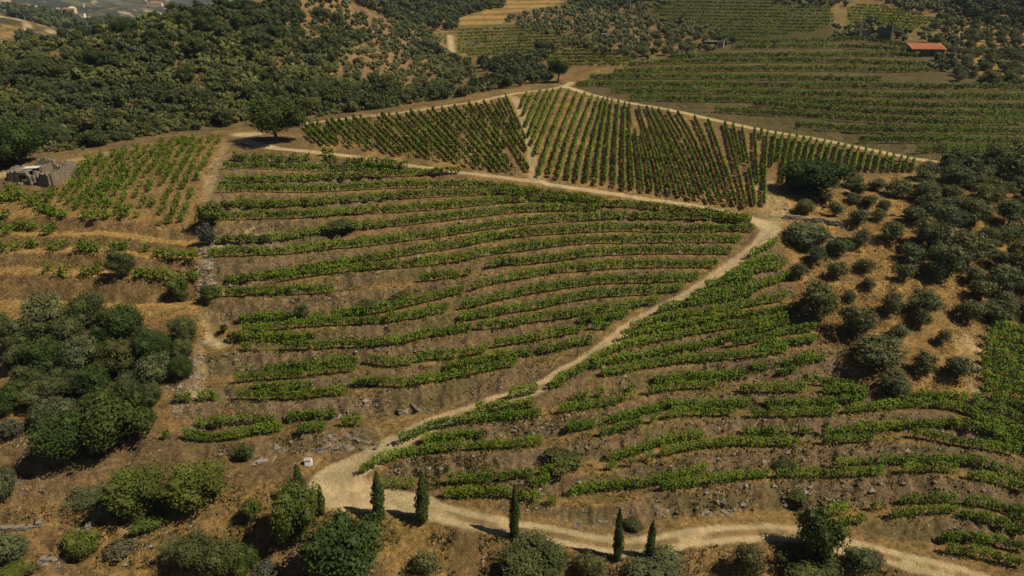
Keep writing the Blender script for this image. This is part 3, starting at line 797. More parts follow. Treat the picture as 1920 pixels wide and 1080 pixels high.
B = [  # rows of the block below the diagonal road
 ([(1404, 490), (1432, 474), (1458, 458)], .9), ([(1358, 527), (1402, 517), (1433, 513), (1473, 506)], 1), ([(1385, 512), (1420, 500), (1460, 493)], .8),
 ([(1292, 566), (1350, 556), (1412, 547), (1454, 536), (1483, 523)], 1), ([(1320, 548), (1360, 538), (1410, 530)], .9),
 ([(1232, 593), (1265, 583), (1310, 576), (1370, 567), (1410, 560)], .9), ([(1180, 627), (1198, 619), (1244, 606), (1317, 595), (1390, 582), (1442, 572), (1475, 567)], 1),
 ([(1165, 641), (1210, 632), (1265, 622), (1330, 610), (1411, 598), (1444, 594), (1495, 591)], 1),
 ([(1040, 726), (1062, 716), (1085, 704), (1110, 689), (1142, 668), (1182, 656), (1223, 647), (1254, 641), (1317, 628), (1348, 623), (1400, 616), (1436, 611), (1475, 604)], .95),
 ([(1110, 697), (1140, 689), (1182, 682), (1265, 666), (1317, 657), (1380, 640), (1452, 622), (1475, 614)], .95), ([(1369, 654), (1432, 642), (1473, 631), (1528, 624)], .8),
 ([(1126, 711), (1165, 704), (1202, 696), (1257, 688), (1327, 682), (1369, 677), (1411, 674), (1475, 664)], .85), ([(1419, 660), (1473, 653), (1528, 648)], .8),
 ([(1223, 724), (1286, 718), (1348, 716), (1397, 711)], 1), ([(1408, 702), (1442, 697), (1490, 686), (1530, 674)], .6), ([(1485, 690), (1520, 684), (1545, 680)], .8), ([(1440, 712), (1475, 706), (1510, 704)], .5),
 ([(1213, 744), (1245, 738), (1287, 734), (1341, 732)], .9), ([(1385, 738), (1432, 740), (1510, 739)], 1), ([(1500, 722), (1560, 728), (1600, 735)], .9), ([(1540, 742), (1580, 742), (1625, 745)], .8),
 ([(745, 838), (784, 820), (822, 806), (874, 798), (959, 790), (1015, 785)], 1), ([(892, 777), (963, 772), (1001, 767)], 1), ([(951, 752), (985, 745), (1008, 738)], .8), ([(1030, 733), (1060, 726)], 1),
 ([(1047, 779), (1072, 775), (1113, 768), (1145, 763), (1190, 750)], .6), ([(1060, 762), (1103, 752), (1150, 745), (1190, 737)], .45),
 ([(676, 893), (713, 874), (765, 860), (827, 852), (872, 846)], 1), ([(875, 848), (930, 845), (984, 842), (1016, 839)], 1), ([(790, 838), (832, 831), (905, 824)], .95),
 ([(1063, 815), (1109, 807), (1172, 791), (1203, 782), (1250, 772)], .75), ([(1250, 773), (1307, 771), (1340, 769), (1405, 767)], 1), ([(1430, 767), (1516, 769), (1570, 763), (1622, 757)], .85),
 ([(1076, 834), (1110, 825), (1147, 817), (1200, 803), (1245, 791)], .5), ([(1245, 791), (1274, 785), (1328, 784), (1380, 784)], .6), ([(1405, 786), (1462, 786), (1516, 784), (1570, 781)], .9), ([(1580, 778), (1653, 773), (1719, 767), (1780, 772), (1835, 786)], 1), ([(1690, 758), (1740, 752), (1810, 758)], 1),
 ([(1141, 869), (1172, 862), (1203, 852), (1255, 836), (1318, 825)], .8), ([(1391, 820), (1453, 821), (1516, 820)], .6), ([(1540, 822), (1609, 817), (1675, 810), (1719, 806), (1773, 805), (1872, 822), (1930, 834)], 1),
 ([(1120, 888), (1166, 880), (1225, 866)], .3), ([(1237, 861), (1287, 850), (1328, 843), (1370, 840), (1432, 840), (1497, 841)], .85), ([(1526, 838), (1570, 836), (1614, 833), (1682, 830)], .5), ([(1706, 824), (1732, 826), (1784, 837), (1850, 848), (1908, 860)], 1),
 ([(837, 911), (880, 909), (925, 907)], 1), ([(932, 906), (965, 902), (1000, 898)], .7), ([(1010, 894), (1073, 884)], .6), ([(993, 918), (1030, 911)], .8),
 ([(1067, 934), (1120, 925), (1172, 921), (1224, 914), (1278, 901), (1325, 889)], .9), ([(1560, 884), (1620, 876), (1643, 875)], .5), ([(1648, 875), (1719, 873), (1784, 873), (1828, 877), (1872, 890), (1925, 912)], 1),
 ([(833, 938), (907, 934), (953, 937), (1014, 947)], .95), ([(1023, 951), (1080, 951), (1142, 950)], .35), ([(1237, 924), (1328, 912), (1391, 904), (1441, 899)], 1), ([(1450, 899), (1516, 899), (1592, 898), (1655, 894)], .7), ([(1688, 892), (1730, 889), (1790, 890)], .8), ([(1812, 901), (1872, 912), (1925, 930)], 1),
 ([(715, 918), (780, 920)], .5), ([(1631, 960), (1650, 958)], .7), ([(1684, 949), (1740, 947), (1792, 946)], 1), ([(1806, 949), (1861, 958), (1920, 980)], 1), ([(1570, 991), (1622, 982)], .6), ([(1663, 976), (1719, 969), (1795, 966)], .6), ([(1800, 972), (1850, 985), (1915, 1010)], 1), ([(1548, 970), (1588, 965)], .8),
 ([(1770, 1040), (1840, 1050), (1920, 1072)], .9), ([(1760, 1020), (1830, 1020), (1925, 1040)], .9)]
def mean_v(p): return sum(q[1] for q in p[0]) / len(p[0])
for n, (p, d) in enumerate(sorted(A, key=mean_v)):
    d = 1 if d >= .75 else d; vine_row(p, d, "%s vine row, %s counting down from the upper road on the big terraced slope" % ('leafy' if d > .8 else 'patchy', ordinal(n + 1)), "vine rows on the big terraced slope", posts=d < .8)
for n, (p, d) in enumerate(sorted(B, key=mean_v)):
    d = 1 if d >= .8 else d
    vine_row(p, d, "%s vine row, %s counting down the terraces below the diagonal road" % ('leafy' if d > .8 else 'patchy', ordinal(n + 1)), "vine rows below the diagonal road", posts=d < .95)
# dense dark block at the right edge
for n in range(24):
    y = 622 + n * 15.5
    x0 = float(np.interp(y, [600, 640, 690, 740, 780, 860, 930, 1000], [1868, 1846, 1836, 1842, 1800, 1905, 1905, 1880]))
    if x0 > 1895: continue
    sl = float(np.interp(y, [600, 760, 1000], [.10, .35, .45]))
    pts = [(x, y + (x - x0) * sl) for x in np.linspace(x0, 1990, 5)]
    vine_row(pts, 1.0, "dense dark vine row at the right edge, %s down from the grove corner" % ordinal(n + 1), "dark vine rows at the right edge", hgt=1.7, wid=.6)
# opposite hillside
HR = [[(1385, 85), (1500, 83), (1610, 80), (1700, 92)], [(1370, 95), (1500, 93), (1620, 95), (1712, 101)], [(1260, 113), (1400, 110), (1500, 110), (1620, 108), (1722, 111)], [(1180, 127), (1280, 122), (1500, 120), (1620, 124), (1735, 128)],
      [(1150, 141), (1280, 137), (1500, 136), (1740, 139)], [(1105, 151), (1200, 151), (1280, 151), (1500, 154), (1650, 158)], [(1080, 165), (1200, 165), (1280, 166), (1500, 168), (1720, 170), (1950, 172)], [(1145, 178), (1280, 179), (1493, 183), (1706, 189), (1950, 189)],
      [(1180, 191), (1280, 193), (1493, 197), (1706, 206), (1950, 208)], [(1410, 202), (1493, 208), (1706, 221), (1950, 223)], [(1340, 214), (1493, 224), (1706, 236), (1950, 238)], [(1490, 243), (1600, 251), (1706, 253), (1950, 255)],
      [(1610, 270), (1706, 271), (1950, 275)], [(1715, 291), (1800, 289), (1950, 292)], [(1785, 306), (1950, 309)], [(1870, 322), (1960, 325)]]
for n, p in enumerate(HR):
    vine_row(p, 1.0, "long level vine row on the opposite hillside, %s from the top" % ordinal(n + 1), "vine rows on the opposite hillside", hgt=2.1, wid=.62, clump=1.6, leafk=.75)
# the two plots of rows running up and down
def zc_at(v): return np.interp(v, [165, 175, 232, 262, 330, 400], [222, 212, 178, 160, 139, 125])
def clip_rows(poly, seeds, slope, spacing, what, group, dens=.95):
    vs = np.arange(150, 412, 5.0); used = []
    out = []
    for (u0, v0) in seeds:
        path = {}
        k0 = int(round((v0 - 150) / 5))
        for sgn in (1, -1):
            u = u0; k = k0
            while 0 <= k < len(vs):
                v = vs[k]
                if not in_poly(np.array([u]), np.array([v]), poly)[0]: break
                lim = spacing * F / zc_at(v) * .72
                if any(k in q and abs(q[k] - u) < lim for q in used): break
                path[k] = u
                u += slope(u, v) * 5 * sgn; k += sgn
        if len(path) >= 4:
            used.append(path); ks = sorted(path); out.append([(path[k], vs[k]) for k in ks])
    out.sort(key=lambda p: p[-1][0])
    for n, p in enumerate(out):
        q = p[::2] + ([p[-1]] if len(p) % 2 == 0 else [])
        if len(q) < 2: q = p
        vine_row(q, dens, what % ordinal(n + 1), group, hgt=1.5, wid=.30, dv=0, clump=1.3, leafk=.95)
    return len(out)
PW = [(570, 236), (640, 227), (740, 217), (840, 205), (900, 195), (956, 183), (968, 210), (978, 240), (988, 275), (993, 333), (900, 322), (830, 306), (740, 296), (700, 288), (600, 274), (572, 262)]
PE = [(968, 181), (1010, 174), (1060, 169), (1107, 182), (1173, 197), (1240, 209), (1280, 216), (1363, 235), (1447, 252), (1513, 263), (1613, 282), (1697, 299), (1740, 308), (1735, 330), (1590, 327), (1560, 312), (1490, 318), (1462, 350), (1436, 392), (1400, 397), (1280, 378), (1150, 357), (1010, 337), (1003, 300), (992, 262), (978, 215)]
slW = lambda u, v: float(np.interp(u - (v - 215) * .6, [560, 780, 880, 930, 980], [1.02, .95, .82, .62, .36]))
seedsW = [(u, np.interp(u, [560, 740, 900, 960], [238, 220, 199, 186]) + 4) for u in np.arange(572, 960, 13.5)] + [(576, v) for v in np.arange(245, 262, 9)]
clip_rows(PW, seedsW, slW, 1.6, "vine row in the plot left of the sandy path, %s along the lower road", "vine rows left of the sandy path", .72)
t_u = [985, 1067, 1103, 1140, 1172, 1185, 1215, 1245, 1285, 1315, 1360, 1397, 1430, 1465, 1500, 1555, 1620, 1660]
t_s = [-.42, -.38, -.37, -.12, -.02, .12, .40, .55, .62, .45, .26, .12, -.05, -.22, -.38, -.42, -.48, -.4]
b_u = [1000, 1043, 1063, 1117, 1160, 1207, 1240, 1273, 1310, 1363, 1410, 1425, 1445]
b_s = [-.26, -.2, -.13, -.05, 0, .1, .18, .32, .36, .34, .18, .02, -.1]
def slE(u, v):
    top = float(np.interp(u, t_u, t_s)); bot = float(np.interp(u, b_u, b_s)); k = min(1, max(0, (v - 240) / 110))
    return top * (1 - k) + bot * k
seedsE = [(u, np.interp(u, [1010, 1150, 1280, 1400, 1440], [337, 357, 378, 397, 394]) - 5) for u in np.arange(1012, 1442, 17.5)]
seedsE += [(u, np.interp(u, [968, 1010, 1060, 1107, 1173, 1240, 1280, 1363, 1447, 1513, 1613, 1697], [181, 174, 169, 182, 197, 209, 216, 235, 252, 263, 282, 299]) + 6) for u in np.arange(985, 1740, 13.0)]
seedsE += [(u, 300) for u in np.arange(1180, 1420, 14)]
clip_rows(PE, seedsE, slE, 1.75, "vine row in the fanned plot right of the sandy path, %s along it", "vine rows right of the sandy path", .97)
# distant vineyards
def far_rows(poly, v0, v1, step, tilt, dens, what, group, hgt=1.35, hue=0.1):
    n = 0
    for v in np.arange(v0, v1, step):
        us = np.arange(min(p[0] for p in poly), max(p[0] for p in poly), 6.0)
        vv = v + (us - us[0]) * tilt
        ins = in_poly(us, vv, poly)
        if ins.sum() < 4: continue
        k = np.where(ins)[0]; a, b_ = k[0], k[-1]
        n += 1
        vine_row([(us[q], vv[q]) for q in np.linspace(a, b_, 6).astype(int)], dens, what % ordinal(n), group, hgt=hgt, wid=.5, clump=2.2, hue=hue, leafk=.8, dv=0)
far_rows([(1235, -4), (1480, -4), (1490, 12), (1562, 12), (1565, 48), (1530, 60), (1370, 82), (1335, 58), (1215, 28)], -2, 84, 6.4, .015, 1.0, "distant level vine row under the ridge top, %s down", "distant vine rows under the ridge")
far_rows([(1582, 12), (1640, 8), (1770, 38), (1730, 52), (1690, 70), (1650, 46), (1590, 48)], 4, 66, 5.6, .06, 1.0, "yellow-green distant vine row above the dark roofless walls, %s down", "yellow-green vine rows above the roofless walls", hue=.4)
far_rows([(852, 58), (960, 48), (1060, 62), (1088, 76), (1040, 106), (980, 112), (856, 104)], 46, 112, 6.0, -.03, .8, "small distant vine row in the valley field, %s down", "distant vine rows in the valley field")
far_rows([(790, 64), (843, 62), (843, 92), (800, 84)], 62, 92, 5.2, .0, .6, "short distant vine row left of the pale farm lane, %s down", "short vine rows left of the farm lane", hue=.2)
far_rows([(1085, 86), (1180, 100), (1190, 128), (1130, 130), (1000, 122), (1050, 98)], 92, 132, 6.5, .0, .8, "thin distant vine row behind the lone field tree, %s down", "thin vine rows behind the lone tree")
print("rows tris", TRI[0], "posts", NPOST[0], time.time() - T0)

# ------------------------------------------------------------------ single grapevines (left plot and left benches)
def vine_plant_mesh(seed):
    g = np.random.default_rng(seed); n = 95
    c = g.normal(0, 1, (n, 3)) * [.36, .36, .40] + [0, 0, .95]; c[:, 2] = np.clip(c[:, 2], .2, 1.9)
    V, Fq = leaf_quads(c, c - [0, 0, .8], .26 * g.uniform(.6, 1.4, n), g)
    var = np.repeat(g.uniform(0.1, 1, n), 4)
    return make_mesh("grapevine_foliage", V, [(Fq, 0)], [M_VINE], var)
ME_STEM = make_mesh("vine_stem", boxv((0, 0, .4), (.09, .09, 1.0))[0], [(BOXF, 0)], [M_BARK])
def grapevine(loc, label, group, k):
    o = thing("grapevine", loc, label, "grapevine", group)
    obj("foliage", VP[k % 7], o); obj("stem", ME_STEM, o); q = obj("stake", ME_POST, o); q.location = (.1, .05, 0); q.scale = (.7, .7, .9)
    return o
VP = [vine_plant_mesh(40 + i) for i in range(7)]
PL = [(96, 372), (150, 312), (190, 296), (262, 278), (335, 263), (405, 261), (424, 272), (400, 310), (385, 345), (378, 392), (352, 432), (300, 425), (240, 412), (150, 400)]
a = hit(432, 262)[0]; b_ = hit(388, 345)[0]; dv_ = (b_ - a)[:2]; dv_ /= np.linalg.norm(dv_); pv_ = np.array([dv_[1], -dv_[0]])
if pv_[0] > 0: pv_ = -pv_
cand = []
for i in range(1, 26):
    for j in range(-16, 34):
        q = a[:2] + pv_ * i * 1.95 + dv_ * j * 1.35 + rng.normal(0, .16, 2)
        if rng.random() < .14 + .1 * (i < 8): continue
        z = ground(q[0], q[1]); u, v, _ = project(np.array([q[0], q[1], z]))
        if in_poly(np.array([u]), np.array([v]), PL)[0]: cand.append((q[0], q[1], float(z), float(u), float(v)))
cand.sort(key=lambda c: -c[4])
print("plot vines", len(cand))
for k, c in enumerate(cand[:300]):
    o = grapevine(c[:3], "small staked grapevine in the left plot between the ruin and the oak", "staked grapevines in the left plot", k)
    s = rng.uniform(.6, 1.1) * (1.1 if c[3] < 240 else .95); o.scale = (s, s, s * rng.uniform(.85, 1.1)); o.rotation_euler = (0, 0, rng.uniform(0, 6.3))
bench = [(3, 433), (18, 436), (34, 434), (90, 441), (100, 434), (14, 440), (6, 474), (30, 470), (60, 466), (95, 468), (103, 470), (118, 468), (150, 472), (160, 473), (171, 474), (182, 473), (210, 472), (222, 470), (235, 470), (273, 473), (295, 482), (308, 483), (322, 487), (334, 486), (345, 487), (362, 489), (92, 509), (160, 517), (172, 516), (184, 514), (118, 520),
         (262, 523), (278, 522), (292, 523), (308, 524), (322, 525), (340, 526), (355, 525), (368, 526), (5, 377), (20, 378), (36, 376), (52, 379), (70, 378), (88, 380), (12, 410), (45, 432), (63, 432), (62, 388), (76, 394), (90, 400), (104, 407), (118, 412), (84, 398), (98, 404), (18, 362), (36, 366), (160, 412), (180, 414), (200, 412)]
for k, (u, v) in enumerate(bench):
    p = hit(u, v)[0]
    o = grapevine(p, "lone grapevine on the dry golden benches above the left thicket", "lone grapevines on the golden benches", k * 3)
    s = rng.uniform(.9, 1.3); o.scale = (s * 1.15, s * 1.15, s); o.rotation_euler = (0, 0, rng.uniform(0, 6.3))

# ------------------------------------------------------------------ trees and shrubs
CR = {}
def crowns(key, n, nleaf, leaf, mat, **kw):
    CR[key] = [crown_mesh(key, 100 * len(CR) + 7 * i + 3, nleaf, leaf, mat, **kw) for i in range(n)]
crowns('oak', 4, 4200, .034, M_OAK, lobes=34); crowns('holm', 5, 3800, .032, M_HOLM, lobes=34); crowns('olive', 6, 1700, .046, M_OLIVE, lobes=20, core=.5)
crowns('olive_big', 3, 3600, .032, M_OLIVE, lobes=26, core=.52); crowns('bright', 4, 3200, .034, M_BRIGHT, lobes=26); crowns('shrub', 4, 1300, .055, M_BRIGHT, lobes=16)
crowns('grey', 3, 1200, .055, M_GREYB, lobes=16, core=.5); crowns('darkshrub', 4, 1200, .058, M_HOLM, lobes=16); crowns('scrub', 5, 420, .095, M_SCRUB, lobes=12); crowns('scrubd', 4, 460, .09, M_SCRUBD, lobes=13)
TRUNK = [trunk_mesh("trunk", 3 + i) for i in range(4)]
KIND = {'oak': ('oak_tree', 'oak'), 'holm': ('holm_oak', 'holm oak'), 'olive': ('olive_tree', 'olive tree'), 'olive_big': ('olive_tree', 'olive tree'), 'bright': ('broadleaf_tree', 'tree'),
        'shrub': ('green_shrub', 'shrub'), 'grey': ('grey_shrub', 'shrub'), 'darkshrub': ('dark_shrub', 'shrub'), 'scrub': ('scrub_bush', 'bush'), 'scrubd': ('scrub_bush', 'bush')}
def place(uc, vc, w, h, zshift=0.0):
    vb = vc + .4 * h
    for _ in range(3):
        p = hit(uc, vb)[0]; zc = float(project(p)[2]); s = F / zc; a = math.atan2(CAM_H - p[2], math.hypot(p[0], p[1]))
        W = w / s; Hh = math.sqrt(max((h / s) ** 2 - (W * sin(a)) ** 2, (.30 * W) ** 2)) / cos(a)
        vb = vc + s * Hh / 2 * cos(a) * .96
    return p, W, Hh
def tree(uc, vc, w, h, kind, label, group=None, trunk=True, k=None, crown_lo=0.0):
    p, W, Hh = place(uc, vc, w, h)
    nm, cat = KIND[kind]
    o = thing(nm, (p[0], p[1], p[2] - .1), label, cat, group)
    c = obj("crown", random.choice(CR[kind]), o)
    kk = (.95 * random.uniform(.9, 1.1)) if group == 'trees of the left thicket' else 1.12 if group == 'olive trees of the open grove' else (.85 if kind == 'darkshrub' else 1.1); c.scale = (W * kk, W * kk * random.uniform(.88, 1.05), Hh * kk * .96 * (1 - crown_lo)); c.location = (0, 0, Hh * crown_lo); c.rotation_euler = (0, 0, random.uniform(0, 6.28))
    if trunk:
        t = obj("trunk", random.choice(TRUNK), o); t.scale = (W * .7, W * .7, Hh); t.rotation_euler = (0, 0, random.uniform(0, 6.28))
    return o
T = [
 (520, 228, 100, 84, 'oak', "big round oak casting dark shade on the pale clearing at the ridge end", .14),
 (1046, 133, 46, 46, 'bright', "lone light-green field tree beside the meeting of the ridge tracks", .25),
 (38, 268, 92, 82, 'oak', "large dark oak rising behind the ruined stone house", 0),
 (1528, 334, 110, 66, 'oak', "wide dark oak at the lower corner of the fanned vine plot", 0),
 (565, 968, 96, 120, 'bright', "bright green leafy tree in front of the tall cypress left of the bend", 0),
 (655, 1036, 156, 138, 'oak', "largest dark round tree below the road bend", 0),
 (372, 912, 112, 96, 'bright', "rounded green tree standing alone, right one of the pair on the left slope", 0),
 (258, 920, 106, 92, 'bright', "rounded green tree, left one of the pair on the left slope", 0),
 (1000, 1056, 140, 90, 'holm', "broad tree cut by the picture's lower edge below the third cypress", 0),
 (1528, 1008, 84, 104, 'bright', "tall green tree hiding the lower road near the right", 0),
 (1605, 1056, 66, 66, 'olive_big', "round grey-green tree right of the tree that hides the road", 0),
 (1516, 1072, 130, 80, 'holm', "dark low tree beneath the tall green one over the road", 0),
 (797, 1056, 52, 50, 'olive_big', "small round tree on dry grass below the second cypress", 0),
 (1110, 1060, 62, 54, 'olive_big', "small round tree below the fourth cypress", 0),
 (1225, 1066, 112, 60, 'olive_big', "wide grey-green tree at the lower edge below the last cypress", 0),
 (1395, 1060, 62, 80, 'olive_big', "pale feathery tree on the dry bank left of the road-hiding tree", 0),
 (375, 1040, 70, 78, 'holm', "dark left tree of the three-tree cluster at lower left", 0),
 (418, 1052, 76, 78, 'holm', "middle tree of the three-tree cluster at lower left", 0),
 (458, 1056, 60, 66, 'bright', "yellow-green right tree of the cluster at lower left", 0),
 (335, 1034, 52, 56, 'olive_big', "grey tree on the shaded side of the lower left cluster", 0),
 (500, 1074, 60, 36, 'grey', "low grey shrub right of the lower left cluster", 0),
 (225, 785, 126, 112, 'oak', "biggest dark oak at the foot of the left thicket", 0),
 (130, 820, 104, 100, 'oak', "olive-dark oak left of the biggest one at the thicket's foot", 0),
 (285, 742, 46, 48, 'holm', "small tree on the right shoulder of the thicket's biggest oak", 0),
 (10, 906, 52, 78, 'olive_big', "pale green tree cut by the left edge beside the broken ledges", 0),
 (16, 1030, 74, 62, 'olive_big', "pale green tree at the lower left edge below the dry wall", 0),
 (30, 1074, 70, 40, 'bright', "bright shrub in the bottom left corner", 0),
 (156, 1020, 66, 60, 'bright', "green shrub at the foot of the broken stone wall", 0),
 (160, 932, 72, 44, 'olive_big', "pale shrub at the head of the broken stone wall", 0),
 (280, 975, 62, 40, 'shrub', "low bright shrub between the green pair and the bottom cluster", 0),
 (225, 1026, 66, 40, 'grey', "low silvery shrub on dry grass at lower left", 0),
 (475, 956, 36, 44, 'shrub', "small spiky shrub left of the bright tree near the bend", 0),
 (462, 842, 50, 48, 'darkshrub', "dark bush on the bank beside the pile of pale debris", 0),
 (24, 800, 42, 38, 'grey', "small pale bush at the left edge below the thicket", 0),
 (85, 778, 50, 44, 'olive_big', "light shrub under the thicket's lower left side", 0),
 (640, 421, 84, 28, 'darkshrub', "low wide dark bush between vine rows on the upper terraces", 0),
 (566, 581, 36, 38, 'darkshrub', "round bluish bush standing alone on a bare bank", 0),
 (395, 402, 50, 46, 'shrub', "bright green bush at the left end of the terraces", 0),
 (391, 440, 30, 44, 'grey', "grey bush under the bright one at the terraces' left end", 0),
 (461, 597, 18, 14, 'darkshrub', "tiny dark bush left of the round bluish bush", 0),
 (420, 613, 18, 22, 'darkshrub', "tiny bush near the pale washed-out patch", 0),
 (338, 538, 38, 44, 'shrub', "green bush at the right end of the golden benches", 0),
 (345, 552, 26, 26, 'darkshrub', "dark bush touching the green one above the thicket", 0),
 (230, 494, 52, 54, 'holm', "rounded dark bush on the middle golden bench", 0),
 (754, 553, 56, 22, 'darkshrub', "flat dark bush in a gap of the vines left of centre", 0),
 (688, 568, 54, 20, 'darkshrub', "flat brownish bush below the gap in the vines", 0),
 (1050, 858, 100, 36, 'darkshrub', "long dark shrub on the bank above the third cypress", 0),
 (1186, 980, 50, 38, 'darkshrub', "dark shrub behind the fourth cypress on the bank", 0),
 (1470, 868, 62, 36, 'darkshrub', "wide dark shrub under the lower right vine rows", 0),
 (1496, 926, 60, 28, 'darkshrub', "flat shrub on the bare bank above the road at right", 0),
 (1640, 1046, 40, 30, 'grey', "small grey shrub beside the lower road", 0),
 (700, 712, 40, 22, 'darkshrub', "dark bush at the end of the sixth lower terrace", 0),
 (394, 548, 34, 30, 'shrub', "bright bush by the pale patch at the terraces' left end", 0),
 (262, 512, 20, 16, 'shrub', "small green bush on the lower golden bench", 0),
 (1605, 350, 44, 36, 'darkshrub', "dark bush right of the wide oak at the plot corner", 0),
 (1680, 352, 54, 34, 'olive', "olive tree under the narrow end of the fanned plot", 0),
]
for (u, v, w, h, kd, lab, lo) in T:
    tree(u, v, w, h, kd, lab, trunk=kd not in ('shrub', 'grey', 'darkshrub'), crown_lo=lo)
TH_L = [(100, 590, 110, 100), (170, 575, 112, 92), (235, 600, 100, 90), (50, 622, 100, 90), (12, 605, 70, 76), (92, 662, 112, 90), (162, 652, 112, 90), (230, 662, 110, 90), (290, 652, 82, 80), (345, 614, 72, 74), (342, 656, 54, 50), (345, 686, 56, 60), (298, 690, 84, 70), (246, 716, 92, 66), (180, 712, 84, 70),
        (120, 716, 104, 80), (58, 704, 92, 80), (18, 742, 74, 82), (110, 756, 92, 60), (40, 665, 70, 60), (200, 625, 90, 70), (140, 615, 90, 70), (270, 625, 60, 50), (180, 756, 70, 60), (75, 735, 80, 60)]
for n, (u, v, w, h) in enumerate(TH_L):
    kd = ('olive_big', 'holm', 'oak', 'holm', 'holm', 'oak')[n % 6]
    tree(u, v, w * .86, h * .9, kd, "%s in the thicket left of the terraces, %s counting from its upper left" % ({'holm': "grey-green holm oak", 'olive_big': "pale olive tree", 'oak': "deep green oak"}[kd], ordinal(n + 1)), "trees of the left thicket")
GR = [(1506, 388, 38, 30), (1566, 392, 28, 28), (1627, 377, 30, 25), (1657, 383, 26, 18), (1607, 407, 34, 32), (1645, 403, 28, 24), (1712, 403, 42, 32), (1507, 440, 80, 46), (1532, 444, 40, 40), (1570, 463, 46, 36), (1612, 447, 36, 36), (1670, 433, 46, 36), (1727, 443, 28, 28), (1527, 477, 38, 34), (1707, 477, 50, 42), (1498, 507, 30, 28),
      (1568, 508, 36, 34), (1623, 497, 42, 28), (1695, 510, 36, 36), (1630, 530, 24, 24), (1525, 563, 74, 74), (1589, 555, 26, 24), (1667, 567, 46, 44), (1602, 603, 66, 66), (1727, 567, 62, 52), (1725, 597, 32, 38), (1680, 623, 34, 32), (1765, 633, 24, 30), (1643, 662, 90, 66), (1732, 683, 42, 48), (1795, 690, 52, 46), (1677, 720, 60, 52), (1813, 583, 54, 42), (1870, 583, 60, 42), (1843, 535, 40, 30),
      (1600, 340, 34, 26), (1640, 345, 30, 24), (1545, 370, 36, 22), (1600, 372, 28, 20), (1730, 360, 40, 34), (1755, 465, 40, 36), (1752, 505, 44, 40)]
GR.sort(key=lambda t: math.hypot(t[0] - 1450, t[1] - 425))
for n, (u, v, w, h) in enumerate(GR):
    tree(u, v, w, h, 'olive' if w < 55 else 'olive_big', "grey-green olive tree on dry grass, %s nearest to the hairpin bend" % ordinal(n + 1), "olive trees of the open grove")

def scatter(poly, size, pack, n_try, seed, maxn=10 ** 6, gaps=0):
    g = np.random.default_rng(seed); xs = [p[0] for p in poly]; ys = [p[1] for p in poly]
    u = g.uniform(min(xs), max(xs), n_try); v = g.uniform(min(ys), max(ys), n_try)
    m = in_poly(u, v, poly); u = u[m]; v = v[m]; P = hit(u, v); out = []; cells = {}
    if gaps:
        kk = fbm(P[:, 0] / 9, P[:, 1] / 9, 3, 6) > gaps; u = u[kk]; v = v[kk]; P = P[kk]
    for i in range(len(u)):
        s = size[0] + (size[1] - size[0]) * g.random() ** 1.8
        p = P[i]; cx, cy = int(p[0] // 8), int(p[1] // 8); ok = True
        for ax in (-1, 0, 1):
            for ay in (-1, 0, 1):
                for q, qs in cells.get((cx + ax, cy + ay), ()):
                    if (p[0] - q[0]) ** 2 + (p[1] - q[1]) ** 2 < (pack * (s + qs) * .5) ** 2: ok = False; break
                if not ok: break
            if not ok: break
        if ok:
            cells.setdefault((cx, cy), []).append((p, s)); out.append((p, s, u[i], v[i]))
            if len(out) >= maxn: break
    return out
# dense olive wood on the right
wd = scatter([(1722, 340), (1800, 318), (1960, 318), (1960, 605), (1850, 575), (1800, 560), (1752, 510), (1735, 430)], (3.6, 6.6), .80, 1700, 5)
wd.sort(key=lambda t: t[2])
for n, (p, s, u, v) in enumerate(wd):
    o = thing("olive_tree", (p[0], p[1], p[2] - .2), "dark olive tree crowded in the wood at the right edge", "olive tree", "olive trees of the right-hand wood")
    c = obj("crown", random.choice(CR['olive_big' if s > 5 else 'olive']), o); c.scale = (s * 1.05, s * 1.05, s * .85); c.location = (0, 0, s * .1); c.rotation_euler = (0, 0, random.uniform(0, 6.28))
    t = obj("trunk", TRUNK[n % 4], o); t.scale = (s * .8, s * .8, s * .9)
print("wood", len(wd))

# low-detail bush arrays for the joined far scrub
def low_arrays(seed, n=60, leaf=.2):
    g = np.random.default_rng(seed); L = [(g.normal(0, .28, 3) * [1, 1, .6] + [0, 0, .42], g.uniform(.22, .36)) for _ in range(6)]
    idx = g.integers(0, 6, n); d = g.normal(size=(n, 3)); d /= np.linalg.norm(d, axis=1, keepdims=True); d[:, 2] = np.abs(d[:, 2]) * .8 + d[:, 2] * .2
    c = np.array([L[i][0] for i in idx]) + d * np.array([L[i][1] for i in idx])[:, None]
    V, Fq = leaf_quads(c, d, leaf * g.uniform(.7, 1.3, n), g, jit=.6)
    core = [(ICO1[0] * r * .85 + p, ICO1[1]) for p, r in L]
    Fc = []; Vc = []; o = len(V)
    for cv, cf in core: Vc.append(cv); Fc.append(cf + o); o += len(cv)
    return np.vstack([V] + Vc), Fq, np.vstack(Fc)
LOW = [low_arrays(900 + i) for i in range(6)]
